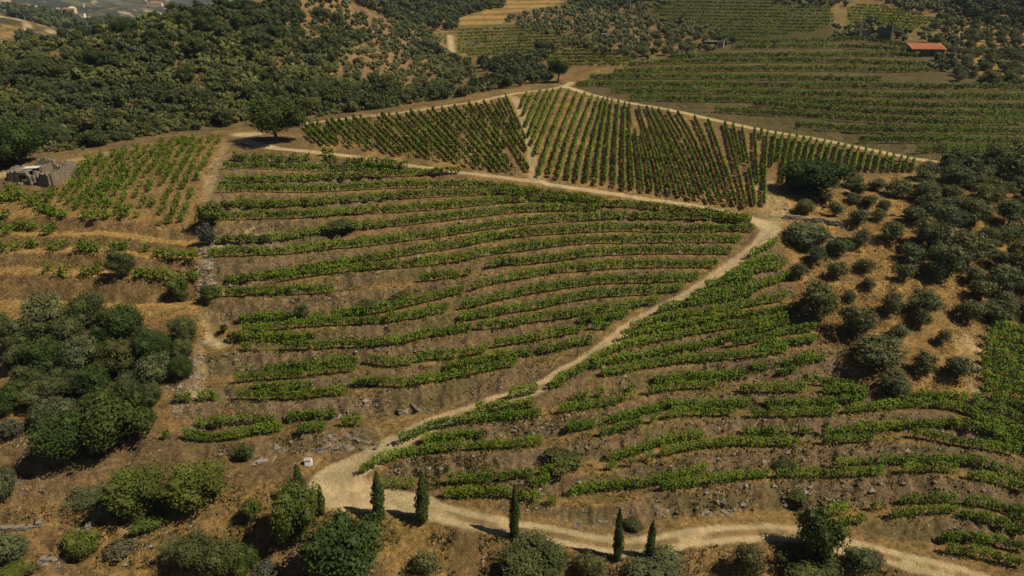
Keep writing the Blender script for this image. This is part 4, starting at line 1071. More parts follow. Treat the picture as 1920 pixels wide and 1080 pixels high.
def joined(name, items, mats, label_var=None, squash=1.05):
    """items: (p, size, material index)"""
    Vs, Fq_, Ft_, var, o = [], [], [], [], 0
    g = np.random.default_rng(3)
    byq = {}; 
    for k, (p, s, mi) in enumerate(items):
        V, Fq, Ft = LOW[k % 6]; a = g.uniform(0, 6.3); ca, sa = cos(a), sin(a)
        W = np.stack([V[:, 0] * ca - V[:, 1] * sa, V[:, 0] * sa + V[:, 1] * ca, V[:, 2] * squash], -1) * s + p
        Vs.append(W); byq.setdefault(mi, ([], []))
        byq[mi][0].append(Fq + o); byq[mi][1].append(Ft + o); o += len(V); var.append(np.full(len(V), g.uniform(0, 1)))
    fl = []
    for mi, (a, b_) in byq.items(): fl += [(np.vstack(a), mi), (np.vstack(b_), mi)]
    me = make_mesh(name, np.vstack(Vs), fl, mats, np.concatenate(var))
    return me
# the scrub-covered hill
SCR = [(-60, 335), (0, 318), (60, 290), (150, 282), (250, 262), (330, 248), (430, 236), (455, 228), (560, 224), (700, 206), (840, 186), (930, 168), (1000, 150), (960, 140), (905, 160), (860, 178), (840, 168), (800, 176), (760, 176), (720, 165), (700, 150), (640, 160), (620, 140), (640, 95), (680, 82), (640, 60), (600, 55), (560, 35), (560, 0), (300, 30), (150, 68), (0, 84), (-60, 88)]
sc = scatter(SCR, (1.4, 5.6), .72, 18000, 8, gaps=.37)
sc.sort(key=lambda t: -t[1] / project(t[0])[2])
print("scrub", len(sc))
def bush_obj(p, s, u, v, k, label, group, dark=None, squash=.95):
    dk = (fbm(np.array([p[0] / 25]), np.array([p[1] / 25]), 2, 2)[0] > .5) if dark is None else dark
    dk = dk or s > 5
    me = random.choice(CR['scrubd' if dk else 'scrub'])
    o = thing('scrub_bush', (p[0], p[1], p[2] - s * .06), label, 'bush', group, me)
    o.scale = (s * random.uniform(.95, 1.2), s, s * squash * random.uniform(.8, 1.15)); o.rotation_euler = (0, 0, random.uniform(0, 6.28))
for k, (p, s, u, v) in enumerate(sc[:300]):
    bush_obj(p, s, u, v, k, "rounded wild bush on the scrub-covered hill behind the left plot", "wild bushes on the scrub hill")
rest = [(p, s, int(s > 4.2 or fbm(np.array([p[0] / 25]), np.array([p[1] / 25]), 2, 2)[0] > .5)) for p, s, u, v in sc[300:]]
small = scatter(SCR, (.6, 1.7), .9, 14000, 18)
rest += [(p, s, int(rng.random() < .18) * 2 if rng.random() < .8 else 1) for p, s, u, v in small]
me = joined("scrubland", rest, [M_SCRUB, M_SCRUBD, M_DRYB])
obj("scrubland", me, kind='stuff', label="dense low scrub covering the hill at upper left", category="scrub")
big = scatter(SCR, (4.5, 8.0), 2.1, 1500, 28)
for k, (p, s_, u, v) in enumerate(big[:110]):
    o = thing('holm_oak', (p[0], p[1], p[2] - .3), "dark rounded holm oak standing out among the scrub of the upper left hill", 'holm oak', "holm oaks among the scrub", random.choice(CR['darkshrub']))
    o.scale = (s_, s_, s_ * random.uniform(.7, .95)); o.rotation_euler = (0, 0, random.uniform(0, 6.28))
# darker trees that top the scrub hill's crest
crest = [(160, 60, 26, 26), (185, 57, 22, 24), (222, 48, 30, 28), (244, 52, 36, 34), (310, 40, 26, 22), (345, 38, 40, 26), (390, 48, 46, 34), (300, 52, 20, 16), (420, 16, 18, 12), (445, 12, 36, 20), (470, 20, 26, 20), (530, 30, 40, 32), (560, 34, 30, 28), (605, 30, 34, 30), (635, 42, 30, 34), (512, 62, 40, 26), (362, 88, 44, 38), (60, 76, 36, 16), (455, 45, 34, 28), (490, 78, 60, 34), (230, 60, 24, 20), (180, 112, 50, 34), (70, 128, 60, 36), (350, 140, 36, 34), (590, 168, 40, 30), (655, 168, 40, 28)]
for n, (u, v, w, h) in enumerate(crest):
    tree(u, v, w, h, 'holm' if n % 3 else 'oak', "dark oak standing above the scrub hill, %s from its left end" % ordinal(sorted(crest).index((u, v, w, h)) + 1), "dark oaks above the scrub", trunk=False)
# olives and oaks of the further slopes
FAR = []
for poly, sz, pk, nt_, sd in [
    ([(605, 105), (690, 95), (830, 130), (850, 165), (760, 195), (640, 185)], (2.2, 3.8), 1.55, 900, 21),
    ([(560, 0), (640, -10), (670, 40), (610, 60)], (2.5, 4.5), 1.3, 300, 22),
    ([(650, 38), (790, 45), (860, 120), (900, 150), (860, 165), (800, 120), (700, 95)], (2.6, 5.0), .95, 900, 23),
    ([(1100, 45), (1200, 30), (1330, 60), (1380, 82), (1300, 108), (1180, 112), (1070, 90)], (3.2, 5.4), 1.25, 500, 24),
    ([(1780, 20), (1960, 10), (1960, 160), (1860, 165), (1740, 130), (1780, 100), (1720, 75)], (3.0, 5.6), 1.15, 700, 25),
    ([(1420, -6), (1580, -6), (1590, 14), (1480, 14)], (3.5, 7), 1.2, 200, 26),
    ([(1630, -6), (1800, -6), (1800, 30), (1700, 22)], (3.5, 6), 1.1, 200, 27),
    ([(1560, 56), (1640, 44), (1700, 66), (1700, 80), (1560, 76)], (2.5, 4.5), 1.5, 90, 28),
    ([(940, 40), (1020, 20), (1090, 10), (1200, -5), (1260, 5), (1180, 35), (1120, 60), (1020, 70)], (3.2, 5.5), 1.3, 500, 29),
    ([(1750, 100), (1960, 105), (1960, 165), (1800, 160)], (3, 5), 1.5, 200, 31)]:
    FAR += scatter(poly, sz, pk, nt_, sd)
WOODS = []
for poly, sz, pk, nt_, sd in [
    ([(790, 100), (900, 130), (960, 150), (1040, 100), (1000, 92), (1000, 116), (930, 118), (870, 130), (800, 92)], (4, 7.5), .8, 700, 41),
    ([(640, -5), (880, -8), (950, 12), (880, 30), (850, 60), (770, 58), (690, 22)], (5, 9.5), .8, 900, 42),
    ([(1040, 5), (1160, -8), (1250, -8), (1200, 10), (1100, 22)], (5, 8), .85, 250, 43),
    ([(1780, 8), (1960, -10), (1960, 60), (1830, 50)], (6, 10), .75, 250, 44),
    ([(930, 148), (1010, 125), (1040, 150), (1000, 158), (950, 166)], (3.5, 5.5), .9, 120, 45),
    ([(1900, 300), (1960, 300), (1960, 345), (1780, 345), (1770, 318)], (4, 7), .8, 200, 46)]:
    WOODS += scatter(poly, sz, pk, nt_, sd)
FAR.sort(key=lambda t: -t[1] / project(t[0])[2]); WOODS.sort(key=lambda t: -t[1] / project(t[0])[2])
print("far olives", len(FAR), "woods", len(WOODS))
for n, (p, s, u, v) in enumerate(FAR[:180]):
    side = "scattered small olive tree on the red slopes beyond the ridge track" if u < 900 else ("small olive tree on the benches above the opposite vineyard" if u < 1450 else "small olive tree on the benches around the orange-roofed barn")
    o = thing("olive_tree", (p[0], p[1], p[2] - .2), side, "olive tree", side.replace("small olive tree", "olive trees").replace("scattered ", ""), random.choice(CR['scrub' if s < 2.9 else 'olive']))
    o.scale = (s, s, s * .85); o.rotation_euler = (0, 0, random.uniform(0, 6.28))
for n, (p, s, u, v) in enumerate(WOODS[:200]):
    side = "dark tree of the wooded gully beyond the ridge track" if u < 1300 else "dark tall tree of the grove in the upper right corner"
    o = thing("oak_tree", (p[0], p[1], p[2] - .2), side, "tree", side.replace("dark tree", "dark trees").replace("dark tall tree", "dark tall trees"), random.choice(CR['scrubd']))
    o.scale = (s, s, s * .9); o.rotation_euler = (0, 0, random.uniform(0, 6.28))
rest = [(p, s, 1) for p, s, u, v in WOODS[200:]] + [(p, s, 0) for p, s, u, v in FAR[180:]]
vill = scatter([(15, 12), (60, 24), (148, 40), (150, 56), (90, 50), (25, 32)], (9, 16), .8, 700, 51) + scatter([(210, 36), (160, 40), (175, 50), (210, 50)], (7, 10), 1.2, 90, 52) + scatter([(35, 64), (78, 70), (70, 82), (36, 82)], (5, 9), .9, 60, 53)
rest += [(p, s, 1) for p, s, u, v in vill if np.hypot(p[0], p[1]) > 330]
obj("far_woodland", joined("far_woodland", rest, [M_OLIVE, M_SCRUBD]), kind='stuff', label="distant woods and scrub on the far slopes", category="woodland")

# cypresses along the lower road
def cypress_mesh(name, seed, n=3600):
    g = np.random.default_rng(seed); t = g.uniform(0, 1, n)
    prof = lambda t: np.interp(t, [0, .06, .2, .45, .7, .9, 1], [.45, .8, 1, .92, .66, .3, .04])
    a = g.uniform(0, 2 * math.pi, n); lump = 1 + .22 * np.sin(a * 2 + t * 11 + seed) + .16 * np.sin(a * 5 - t * 37) + .12 * np.sin(a * 9 + t * 70)
    r = prof(t) * .5 * lump * g.uniform(.85, 1.05, n)
    c = np.stack([np.cos(a) * r, np.sin(a) * r, t * 1.0], -1); nr = np.stack([np.cos(a), np.sin(a), .5 + a * 0], -1)
    # quads stretched upright: build in scaled space
    V, Fq = leaf_quads(c * [1, 1, 4], nr, .105 * g.uniform(.6, 1.4, n), g, jit=.5); V = V / [1, 1, 4]
    rr = np.linspace(0, 1, 14); cv, cf = tube([[0, 0, z] for z in rr], [max(.01, prof(z) * .5 * .86) for z in rr], 10)
    return make_mesh(name, np.vstack([V, cv]), [(Fq, 0), (cf + len(V), 0)], [M_CYP], np.r_[np.repeat(g.uniform(0, 1, n), 4), np.full(len(cv), .2)])
CY = [cypress_mesh("cypress_crown", s) for s in (1, 5, 9)]
for n, (u, vb, w, h, lab) in enumerate([(565, 935, 21, 62, "tall cypress rising behind the bright green tree left of the bend"), (604, 962, 13, 52, "thin small cypress at the outer edge of the road bend"),
        (711, 976, 23, 84, "stout cypress on the road edge, first right of the bend"), (792, 978, 24, 82, "stout cypress on the road edge, second right of the bend"), (964, 1008, 18, 92, "slim pointed cypress standing alone mid-way along the lower road"),
        (1158, 1050, 17, 88, "slim cypress, left one of the last two along the lower road"), (1217, 1046, 16, 66, "shorter slim cypress, right one of the last two along the lower road")]):
    p = hit(u, vb)[0]; zc = float(project(p)[2]); a = math.atan2(CAM_H - p[2], math.hypot(p[0], p[1]))
    Hh = h * zc / F / cos(a); W = w * zc / F
    o = thing("cypress_tree", (p[0], p[1], p[2] - .05), lab, "cypress", "cypresses along the lower road")
    c = obj("crown", CY[n % 3], o); c.scale = (W, W, Hh * .97); c.location = (0, 0, Hh * .03); c.rotation_euler = (random.uniform(-.02, .02), random.uniform(-.03, .03), random.uniform(0, 6))
    V, Fq = tube([[0, 0, -.3], [0, 0, Hh * .2]], [.13, .1]); obj("trunk", make_mesh("cypress_trunk", V, [(Fq, 0)], [M_BARK]), o)

# ------------------------------------------------------------------ stones, dry grass, weeds (nobody could count them)
def blades(poly, n, size, seed, need=None, wts=None):
    g = np.random.default_rng(seed); xs = [p[0] for p in poly]; ys = [p[1] for p in poly]
    u = g.uniform(min(xs), max(xs), n); v = g.uniform(min(ys), max(ys), n); m = in_poly(u, v, poly)
    P = hit(u[m], v[m])
    cl = fbm(P[:, 0] / 2.5, P[:, 1] / 2.5, 3, 4)
    i = np.clip(np.searchsorted(TH, np.arctan2(P[:, 0], P[:, 1])), 0, NT - 1); j = np.clip(np.searchsorted(RS, np.hypot(P[:, 0], P[:, 1])), 0, NR - 1)
    k = (cl > .46) & (ROAD_G[i, j] < .3)
    if need == 'shelf': k &= SHF[i, j] > .4
    if need == 'bank': k &= RIS[i, j] > .4
    P = P[k]
    return P, size * g.uniform(.5, 1.5, len(P)), g
def tuft_mesh(name, sets, mat):
    Vs, vs = [], []
    for P, s, g in sets:
        n = len(P)
        for q in range(3):
            a = g.uniform(0, 2 * math.pi, n); w = s * .38; h = s * g.uniform(.35, .9, n)
            off = g.normal(0, .16, (n, 3)) * [1, 1, 0]; b0 = P + off
            dx = np.stack([np.cos(a) * w, np.sin(a) * w, 0 * a], -1) * .5; up_ = np.stack([g.normal(0, .35, n) * h, g.normal(0, .35, n) * h, h], -1)
            Vs.append(np.stack([b0 - dx, b0 + dx, b0 + dx * 1.3 + up_, b0 - dx * 1.3 + up_ * .9], 1).reshape(-1, 3)); vs.append(np.repeat(g.uniform(0, 1, n), 4))
    V = np.vstack(Vs); return make_mesh(name, V, [(np.arange(len(V)).reshape(-1, 4), 0)], [mat], np.concatenate(vs))
GRV = [(1440, 340), (1760, 320), (1960, 330), (1960, 620), (1860, 640), (1850, 745), (1640, 745), (1530, 620), (1490, 520), (1460, 440)]
FOR = [(0, 960), (250, 930), (520, 900), (620, 940), (700, 970), (900, 1000), (1150, 1040), (1480, 1010), (1800, 1080), (1800, 1110), (0, 1110)]
BEN = [(0, 350), (150, 390), (385, 430), (385, 600), (0, 640)]
obj("dry_grass", tuft_mesh("dry_grass", [blades(GRV, 22000, .22, 61), blades(FOR, 20000, .18, 62), blades(BEN, 12000, .2, 63), blades([(0, 780), (560, 850), (540, 930), (0, 960)], 9000, .16, 64),
     blades([(380, 285), (1500, 285), (1640, 740), (1800, 1000), (640, 900), (340, 860)], 26000, .18, 65, 'bank')], M_STRAW), kind='stuff', label="dry golden grass tufts on the slopes", category="dry grass")
obj("weeds", tuft_mesh("weeds", [blades([(380, 285), (1500, 285), (1640, 740), (1900, 1000), (640, 900), (340, 860)], 26000, .26, 71, 'shelf'), blades([(380, 285), (1500, 285), (1640, 740), (1900, 1000), (640, 900), (340, 860)], 16000, .3, 72, 'bank'), blades([(700, 860), (960, 850), (1000, 900), (800, 920)], 3500, .2, 73), blades(FOR, 5000, .35, 74)], M_WEED), kind='stuff', label="green and yellow weeds along the terraces", category="weeds")
OCT = np.array([[1, 0, 0], [-1, 0, 0], [0, 1, 0], [0, -1, 0], [0, 0, 1], [0, 0, -1]], float)
OCF = np.array([[0, 2, 4], [2, 1, 4], [1, 3, 4], [3, 0, 4], [2, 0, 5], [1, 2, 5], [3, 1, 5], [0, 3, 5]])
def stones(sets):
    Vs, Fs, o = [], [], 0
    for poly, n, s0, seed, need in sets:
        g = np.random.default_rng(seed); P, s, _ = blades(poly, n, s0, seed, need)
        s = s0 * g.lognormal(0, .5, len(P))
        V = OCT[None] * (g.uniform(.5, 1.2, (len(P), 6, 1))) * s[:, None, None] * np.array([1, 1, .6]); a = g.uniform(0, 6.3, len(P))[:, None]
        V = np.stack([V[..., 0] * np.cos(a) - V[..., 1] * np.sin(a), V[..., 0] * np.sin(a) + V[..., 1] * np.cos(a), V[..., 2]], -1) + P[:, None, :] + [0, 0, .02]
        Vs.append(V.reshape(-1, 3)); Fs.append((OCF[None] + (np.arange(len(P)) * 6)[:, None, None]).reshape(-1, 3) + o); o += len(P) * 6
    return make_mesh("loose_stones", np.vstack(Vs), [(np.vstack(Fs), 0)], [M_STONE])
TER = [(380, 285), (1500, 285), (1640, 740), (1900, 760), (1900, 1000), (640, 940), (340, 860)]
obj("loose_stones", stones([(TER, 15000, .10, 81, 'bank'), (TER, 4500, .2, 85, 'bank'), ([(0, 780), (560, 840), (600, 940), (1800, 1040), (1800, 1110), (0, 1110)], 5000, .11, 82, None), ([(365, 450), (400, 450), (400, 560), (370, 560)], 500, .2, 83, None), ([(300, 700), (380, 640), (400, 700), (330, 790)], 900, .16, 84, None)]), kind='stuff', label="pale stones and chips strewn over the banks", category="stones")

# rock outcrops
g = np.random.default_rng(77)
SLAB = []
for i in range(6):
    v, f = ICO2; n_ = g.normal(size=(9, 3)); n_ /= np.linalg.norm(n_, axis=1, keepdims=True); v = v.copy()
    for q in n_:
        dd = v @ q; lim = g.uniform(.45, .75); v = v - np.outer(np.maximum(dd - lim, 0), q)
    v = v * [1.15, .7, .62] + g.normal(0, .02, v.shape)
    SLAB.append(make_mesh("rock_slab", v, [(f, 0)], [M_ROCK]))
def outcrop(u, v, w, h, n, label, size=.9):
    p0 = hit(u, v)[0]
    o = thing("rock_outcrop", p0, label, "rocks", "rock outcrops in the banks")
    for i in range(n):
        p = hit(u + g.uniform(-w, w) / 2, v + g.uniform(-h, h) / 2)[0]
        q = bpy.data.objects.new("rock_slab", SLAB[i % 6]); COL.objects.link(q); q.parent = o
        s = size * g.uniform(.35, .95); q.location = tuple(p - p0 - [0, 0, s * .3]); q.scale = (s * g.uniform(.8, 1.5), s * .9, s * g.uniform(.7, 1.1)); q.rotation_euler = (g.uniform(-.5, .3), g.uniform(-.5, .5), g.uniform(-.9, .9))
outcrop(655, 833, 110, 34, 26, "biggest jagged rock outcrop above the outer side of the road bend")
outcrop(590, 852, 40, 30, 8, "small outcrop beside the little white shrine")
outcrop(782, 768, 70, 14, 10, "narrow outcrop on the bank above the middle of the diagonal road", .7)
outcrop(1112, 982, 90, 22, 12, "rocky ledge on the bank above the lower road between the last cypresses", .7)
outcrop(1350, 962, 60, 16, 8, "rocky ledge in the bank at the right part of the lower road", .7)
outcrop(1570, 930, 80, 20, 8, "grey rocky patch in the bank below the lower right rows", .6)
outcrop(700, 1000 - 40 + 90, 1, 1, 1, "single stone under the largest dark tree", .3)
outcrop(560, 1045, 30, 30, 8, "pale stones beside the largest dark tree", .6)
outcrop(60, 905, 90, 40, 12, "broken ledges at the lower left", .7)
outcrop(110, 1062, 70, 30, 10, "shaded rocks in the lower left corner", .6)

# little dry-stone walls
STN = []
for i in range(5):
    v, f = boxv((0, 0, 0), (1, 1, 1)); v = v * g.uniform(.8, 1.1, v.shape); STN.append(make_mesh("wall_stone", v, [(f, 0)], [M_STONE]))
def stone_wall(pts, label, hgt=.9, st=.55, group=None):
    P = hit([q[0] for q in pts], [q[1] for q in pts]); P, L = resample(P, st); P[:, 2] = ground(P[:, 0], P[:, 1])
    o = thing("dry_stone_wall", P[0], label, "stone wall", group)
    nc = max(2, int(hgt / .28)); cnt = 0
    for i in range(len(P) - 1):
        d = P[i + 1] - P[i]; ang = math.atan2(d[1], d[0])
        for k in range(nc):
            if k == nc - 1 and g.random() < .35: continue
            q = bpy.data.objects.new("stone", STN[(i + k) % 5]); COL.objects.link(q); q.parent = o
            q.location = tuple(P[i] - P[0] + d * (.5 + .5 * (k % 2)) + [g.normal(0, .03), g.normal(0, .03), .08 + k * .26]); q.scale = (st * 1.0, .55, .27); q.rotation_euler = (g.normal(0, .05), g.normal(0, .05), ang + g.normal(0, .08)); cnt += 1
            if cnt > 290: return o
stone_wall([(196, 942), (188, 962), (176, 982), (163, 1000)], "pale broken stone wall running down beside the lower left shrub", 1.0, .5)
stone_wall([(2, 998), (40, 992), (85, 984)], "low dark dry-stone wall at the lower left edge", .8)
stone_wall([(70, 1056), (95, 1052), (125, 1050)], "low stone wall in the bottom left corner", .8)
stone_wall([(1465, 410), (1500, 412), (1545, 417), (1590, 421)], "long dry-stone wall in the grove nearest the hairpin bend", .9, .7)
stone_wall([(1630, 400), (1665, 404), (1700, 408)], "short dry-stone wall in the upper middle of the grove", .8, .7)
stone_wall([(1550, 446), (1600, 450)], "short dry-stone wall below the long one in the grove", .7, .7)

# ------------------------------------------------------------------ buildings
def wall_piece(a, b_, base, hs, th, g, mat, nm="wall"):
    """rubble wall from a to b (x,y) with an uneven top given by heights hs"""
    n = max(12, len(hs) * 5); a = np.array(a, float); b_ = np.array(b_, float); d = (b_ - a) / np.linalg.norm(b_ - a); nn = np.array([-d[1], d[0]])
    t = np.linspace(0, 1, n); hh = np.interp(t, np.linspace(0, 1, len(hs)), hs) + np.repeat(g.normal(0, .28, n // 2 + 1), 2)[:n] + g.normal(0, .08, n)
    V, Fq = [], []
    for i in range(n):
        c = a + (b_ - a) * t[i]
        for s in (-1, 1):
            e = c + nn * s * th / 2
            V.append([e[0], e[1], base - 1.5]); V.append([*(e + nn * g.normal(0, .04)), base + hh[i] * .5]); V.append([e[0], e[1], base + hh[i]])
    V = np.array(V)
    for i in range(n - 1):
        p, q = i * 6, (i + 1) * 6
        Fq += [[p, q, q + 1, p + 1], [p + 1, q + 1, q + 2, p + 2], [q + 3, p + 3, p + 4, q + 4], [q + 4, p + 4, p + 5, q + 5], [p + 2, q + 2, q + 5, p + 5]]
    Fq += [[0, 1, 4, 3], [1, 2, 5, 4]]; e = (n - 1) * 6; Fq += [[e, e + 3, e + 4, e + 1], [e + 1, e + 4, e + 5, e + 2]]
    return V, np.array(Fq)
gp = lambda u, v: hit(u, v)[0]
c0 = gp(80, 352)
R = thing("ruined_house", (0, 0, 0), "roofless ruined stone house with crumbling walls at the left edge", "ruin")
A1, A2, A3, A4 = gp(17, 338), gp(62, 346), gp(97, 351), gp(150, 320)
zb = min(A1[2], A2[2], A3[2])
dirb = np.array([.12, 1.0]); 
def bk(p, d): return (p[0] + dirb[0] * d, p[1] + dirb[1] * d)
def wl(nm, a, b_, hs, mat=None, th=.7, base=None):
    V, Fq = wall_piece(a, b_, zb if base is None else base, hs, th, g, mat); obj(nm, make_mesh("ruin_" + nm, V, [(Fq, 0)], [mat or M_WALL]), R)
f0, f1 = A1[:2], A2[:2]
fm1 = f0 + (f1 - f0) * .50; fm2 = f0 + (f1 - f0) * .86
wl("front_wall", f0, fm1, [2.0, 2.5, 2.3, 2.5]); wl("front_wall", fm2, f1, [2.4, 2.0, 1.4])
V, Fq = boxv(((fm1[0] + fm2[0]) / 2, (fm1[1] + fm2[1]) / 2, zb + 2.25), (np.linalg.norm(fm2 - fm1) + .3, .7, .5), math.atan2((f1 - f0)[1], (f1 - f0)[0])); obj("lintel", make_mesh("ruin_lintel", V, [(Fq, 0)], [M_WALL]), R)
wl("side_wall", f0, bk(A1, 4.2), [2.0, 2.6, 2.8, 2.3]); wl("middle_wall", f1, bk(A2, 5.5), [1.4, 2.2, 3.0, 3.5])
wl("back_wall", bk(A1, 4.4), bk(A2, 5.7), [2.6, 2.2, 2.7, 3.9, 4.2, 3.6])
wl("front_wall", f1 + np.array([1.2, -.2]), A3[:2], [1.4, 2.2, 2.6, 2.5]); wl("gable_wall", A3[:2], bk(A3, 6.5), [2.3, 2.5, 2.9, 2.2]); wl("long_wall", A3[:2] + np.array([.2, 0]), A4[:2] + np.array([-.5, .5]), [2.2, 2.3, 3.0, 3.1, 3.8, 3.6, 2.4], base=zb + .1)
wl("back_wall", bk(A2, 6.2), bk(A3, 7.5), [3.4, 2.6, 2.2, 1.8])
V, Fq = boxv((f0[0] + 3.3, f0[1] + 2.6, zb + 2.75), (2.6, 2.2, .07), .25); obj("fallen_sheet", make_mesh("ruin_sheet", V, [(Fq, 0)], [M_METAL]), R)
V, Fq = boxv((f0[0] + 1.9, f0[1] + 2.2, zb + 2.45), (4.0, 4.0, .18), .05); obj("slab_roof", make_mesh("ruin_slab", V, [(Fq, 0)], [M_STONE]), R)
for k in range(16):
    q = bpy.data.objects.new("fallen_stone", STN[k % 5]); COL.objects.link(q); q.parent = R; x = f0[0] + g.uniform(2.2, 7.5); y = f0[1] - g.uniform(.4, 1.6)
    q.location = (x, y, float(ground(x, y)) + .15); s = g.uniform(.35, .8); q.scale = (s, s * .8, s * .6); q.rotation_euler = (0, 0, g.uniform(0, 3))

def roof_shed(u0, u1, v_eave, v_ridge, vb, label, mat_r, mat_w, name="barn", depth=5.0):
    a, b_ = gp(u0, vb), gp(u1, vb); s = F / float(project(a)[2]); L = np.linalg.norm((b_ - a)[:2]); he = max(2.0, (vb - v_eave) / s); z = min(a[2], b_[2])
    ang = math.atan2((b_ - a)[1], (b_ - a)[0])
    o = thing(name, (a[0], a[1], z), label, name); o.rotation_euler = (0, 0, ang)
    V, Fq = boxv((L / 2, .15, he / 2 - .5), (L, .3, he + 1)); obj("front_wall", make_mesh(name + "_wall", V, [(Fq, 0)], [mat_w]), o)
    V, Fq = boxv((L / 2, depth - .15, he / 2 + .4), (L, .3, he + 2.6)); obj("back_wall", make_mesh(name + "_wall", V, [(Fq, 0)], [mat_w]), o)
    for x in (.15, L - .15):
        V = np.array([[x - .14, .3, -1], [x - .14, depth - .3, -1], [x - .14, depth - .3, he + 1.5], [x - .14, .3, he]]); V = np.vstack([V, V + [.28, 0, 0]]); Fq = np.array([[0, 1, 2, 3], [7, 6, 5, 4], [0, 4, 5, 1], [1, 5, 6, 2], [2, 6, 7, 3], [3, 7, 4, 0]])
        obj("end_wall", make_mesh(name + "_end", V, [(Fq, 0)], [mat_w]), o)
    V = np.array([[-.5, -.6, he - .05], [L + .5, -.6, he - .05], [L + .5, depth + .4, he + 1.9], [-.5, depth + .4, he + 1.9]]); V = np.vstack([V, V + [0, 0, .18]]); Fq = np.array([[3, 2, 1, 0], [4, 5, 6, 7], [0, 1, 5, 4], [1, 2, 6, 5], [2, 3, 7, 6], [3, 0, 4, 7]])
    rf = obj("roof", make_mesh(name + "_roof", V, [(Fq, 0)], [mat_r]), o)
    nr = int(L / .42)
    rid = [boxv((0, 0, 0), (.14, math.hypot(depth + 1, 1.95), .08))]
    Vr, Fr = rid[0]; pit = math.atan2(1.95, depth + 1); Vr = np.stack([Vr[:, 0], Vr[:, 1] * cos(pit) - Vr[:, 2] * sin(pit), Vr[:, 1] * sin(pit) + Vr[:, 2] * cos(pit)], -1)
    tm = make_mesh("tile_rib", Vr, [(Fr, 0)], [mat_r])
    for i in range(nr):
        q = bpy.data.objects.new("tile_rib", tm); COL.objects.link(q); q.parent = rf; q.location = ((i + .5) * L / nr, depth / 2 - .1, he + .925 + .2)
    for x in (L * .25, L * .62):
        V, Fq = boxv((x, -.03, 1.0), (1.1, .1, 2.0)); obj("door", make_mesh(name + "_door", V, [(Fq, 0)], [M_SHADE]), o)
    return o
roof_shed(1709, 1769, 93, 78, 106, "long barn with a bright orange tiled roof at upper right", M_TILE, M_DARKW, "barn", 6.0)
def simple_house(u0, u1, vb, hgt, label, mw, mr, roof='hip', name="house", dep=.7, group=None):
    a, b_ = gp(u0, vb), gp(u1, vb); L = np.linalg.norm((b_ - a)[:2]); D_ = L * dep; ang = math.atan2((b_ - a)[1], (b_ - a)[0])
    if abs(ang) > .5: b_ = a + np.array([(u1 - u0) * float(project(a)[2]) / F, 0, 0]); L = b_[0] - a[0]; D_ = L * dep; ang = 0
    o = thing(name, (a[0], a[1], min(a[2], b_[2])), label, "house", group); o.rotation_euler = (0, 0, ang)
    V, Fq = boxv((L / 2, D_ / 2, hgt / 2 - 1), (L, D_, hgt + 2)); w = obj("wall", make_mesh(name + "_wall", V, [(Fq, 0)], [mw]), o)
    e = .4
    if roof == 'hip': V = np.array([[-e, -e, hgt], [L + e, -e, hgt], [L + e, D_ + e, hgt], [-e, D_ + e, hgt], [D_ * .4, D_ / 2, hgt * 1.35], [L - D_ * .4, D_ / 2, hgt * 1.35]]); fl = [(np.array([[0, 1, 5, 4], [2, 3, 4, 5]]), 0), (np.array([[1, 2, 5], [3, 0, 4]]), 0), (np.array([[3, 2, 1, 0]]), 0)]
    else: V, Fq = boxv((L / 2, D_ / 2, hgt + .15), (L + e, D_ + e, .3)); fl = [(Fq, 0)]
    obj("roof", make_mesh(name + "_roof", V, fl, [mr]), o)
    nw = max(2, int(L / 5)); V, Fq = boxv((0, -.04, 0), (L / nw * .3, .12, hgt * .35)); wm = make_mesh(name + "_window", V, [(Fq, 0)], [M_SHADE])
    for i in range(nw): q = obj("window", wm, o); q.location = ((i + .5) * L / nw, 0, hgt * .55)
    return o
simple_house(56, 68, 18, 7, "long white farm building in the far valley, left of the cream one", M_WHITE, M_METAL, 'flat', group="houses in the far valley")
simple_house(76, 106, 20, 6, "low dark-roofed farm building in the far valley", M_CONC, M_DARKW, 'flat', dep=.4, group="houses in the far valley")
simple_house(117, 128, 25, 8, "cream house in the far valley, left part of the estate", M_CREAM, M_TILE, group="houses in the far valley")
simple_house(129, 141, 27, 11, "taller cream house with tiled roof in the far valley", M_CREAM, M_CREAM, group="houses in the far valley")
simple_house(136, 158, 31, 4, "low white wall-like building below the cream houses", M_WHITE, M_WHITE, 'flat', dep=.3, group="houses in the far valley")
simple_house(280, 303, 13, 12, "distant white house with tiled roof on the far side of the valley", M_CREAM, M_TILE, dep=.4, group="houses in the far valley")
simple_house(155, 158, 13, 8, "tiny white hut on the far slope", M_WHITE, M_WHITE, 'flat', group="houses in the far valley")
simple_house(1128, 1136, 75, 3, "tiny white hut under dark trees beyond the ridge track", M_WHITE, M_METAL, 'flat', name="hut")
simple_house(1322, 1345, 90, 2.6, "low flat-roofed shed behind the white tank", M_SHADE, M_CONC, 'flat', name="shed", dep=.35)
simple_house(1346, 1356, 90, 2.6, "small grey block beside the flat-roofed shed", M_CONC, M_CONC, 'flat', name="shed", dep=.5)
simple_house(1846, 1858, 16, 3, "tiny orange-roofed hut among the trees at the top right", M_CONC, M_TILE, name="hut", dep=.6)
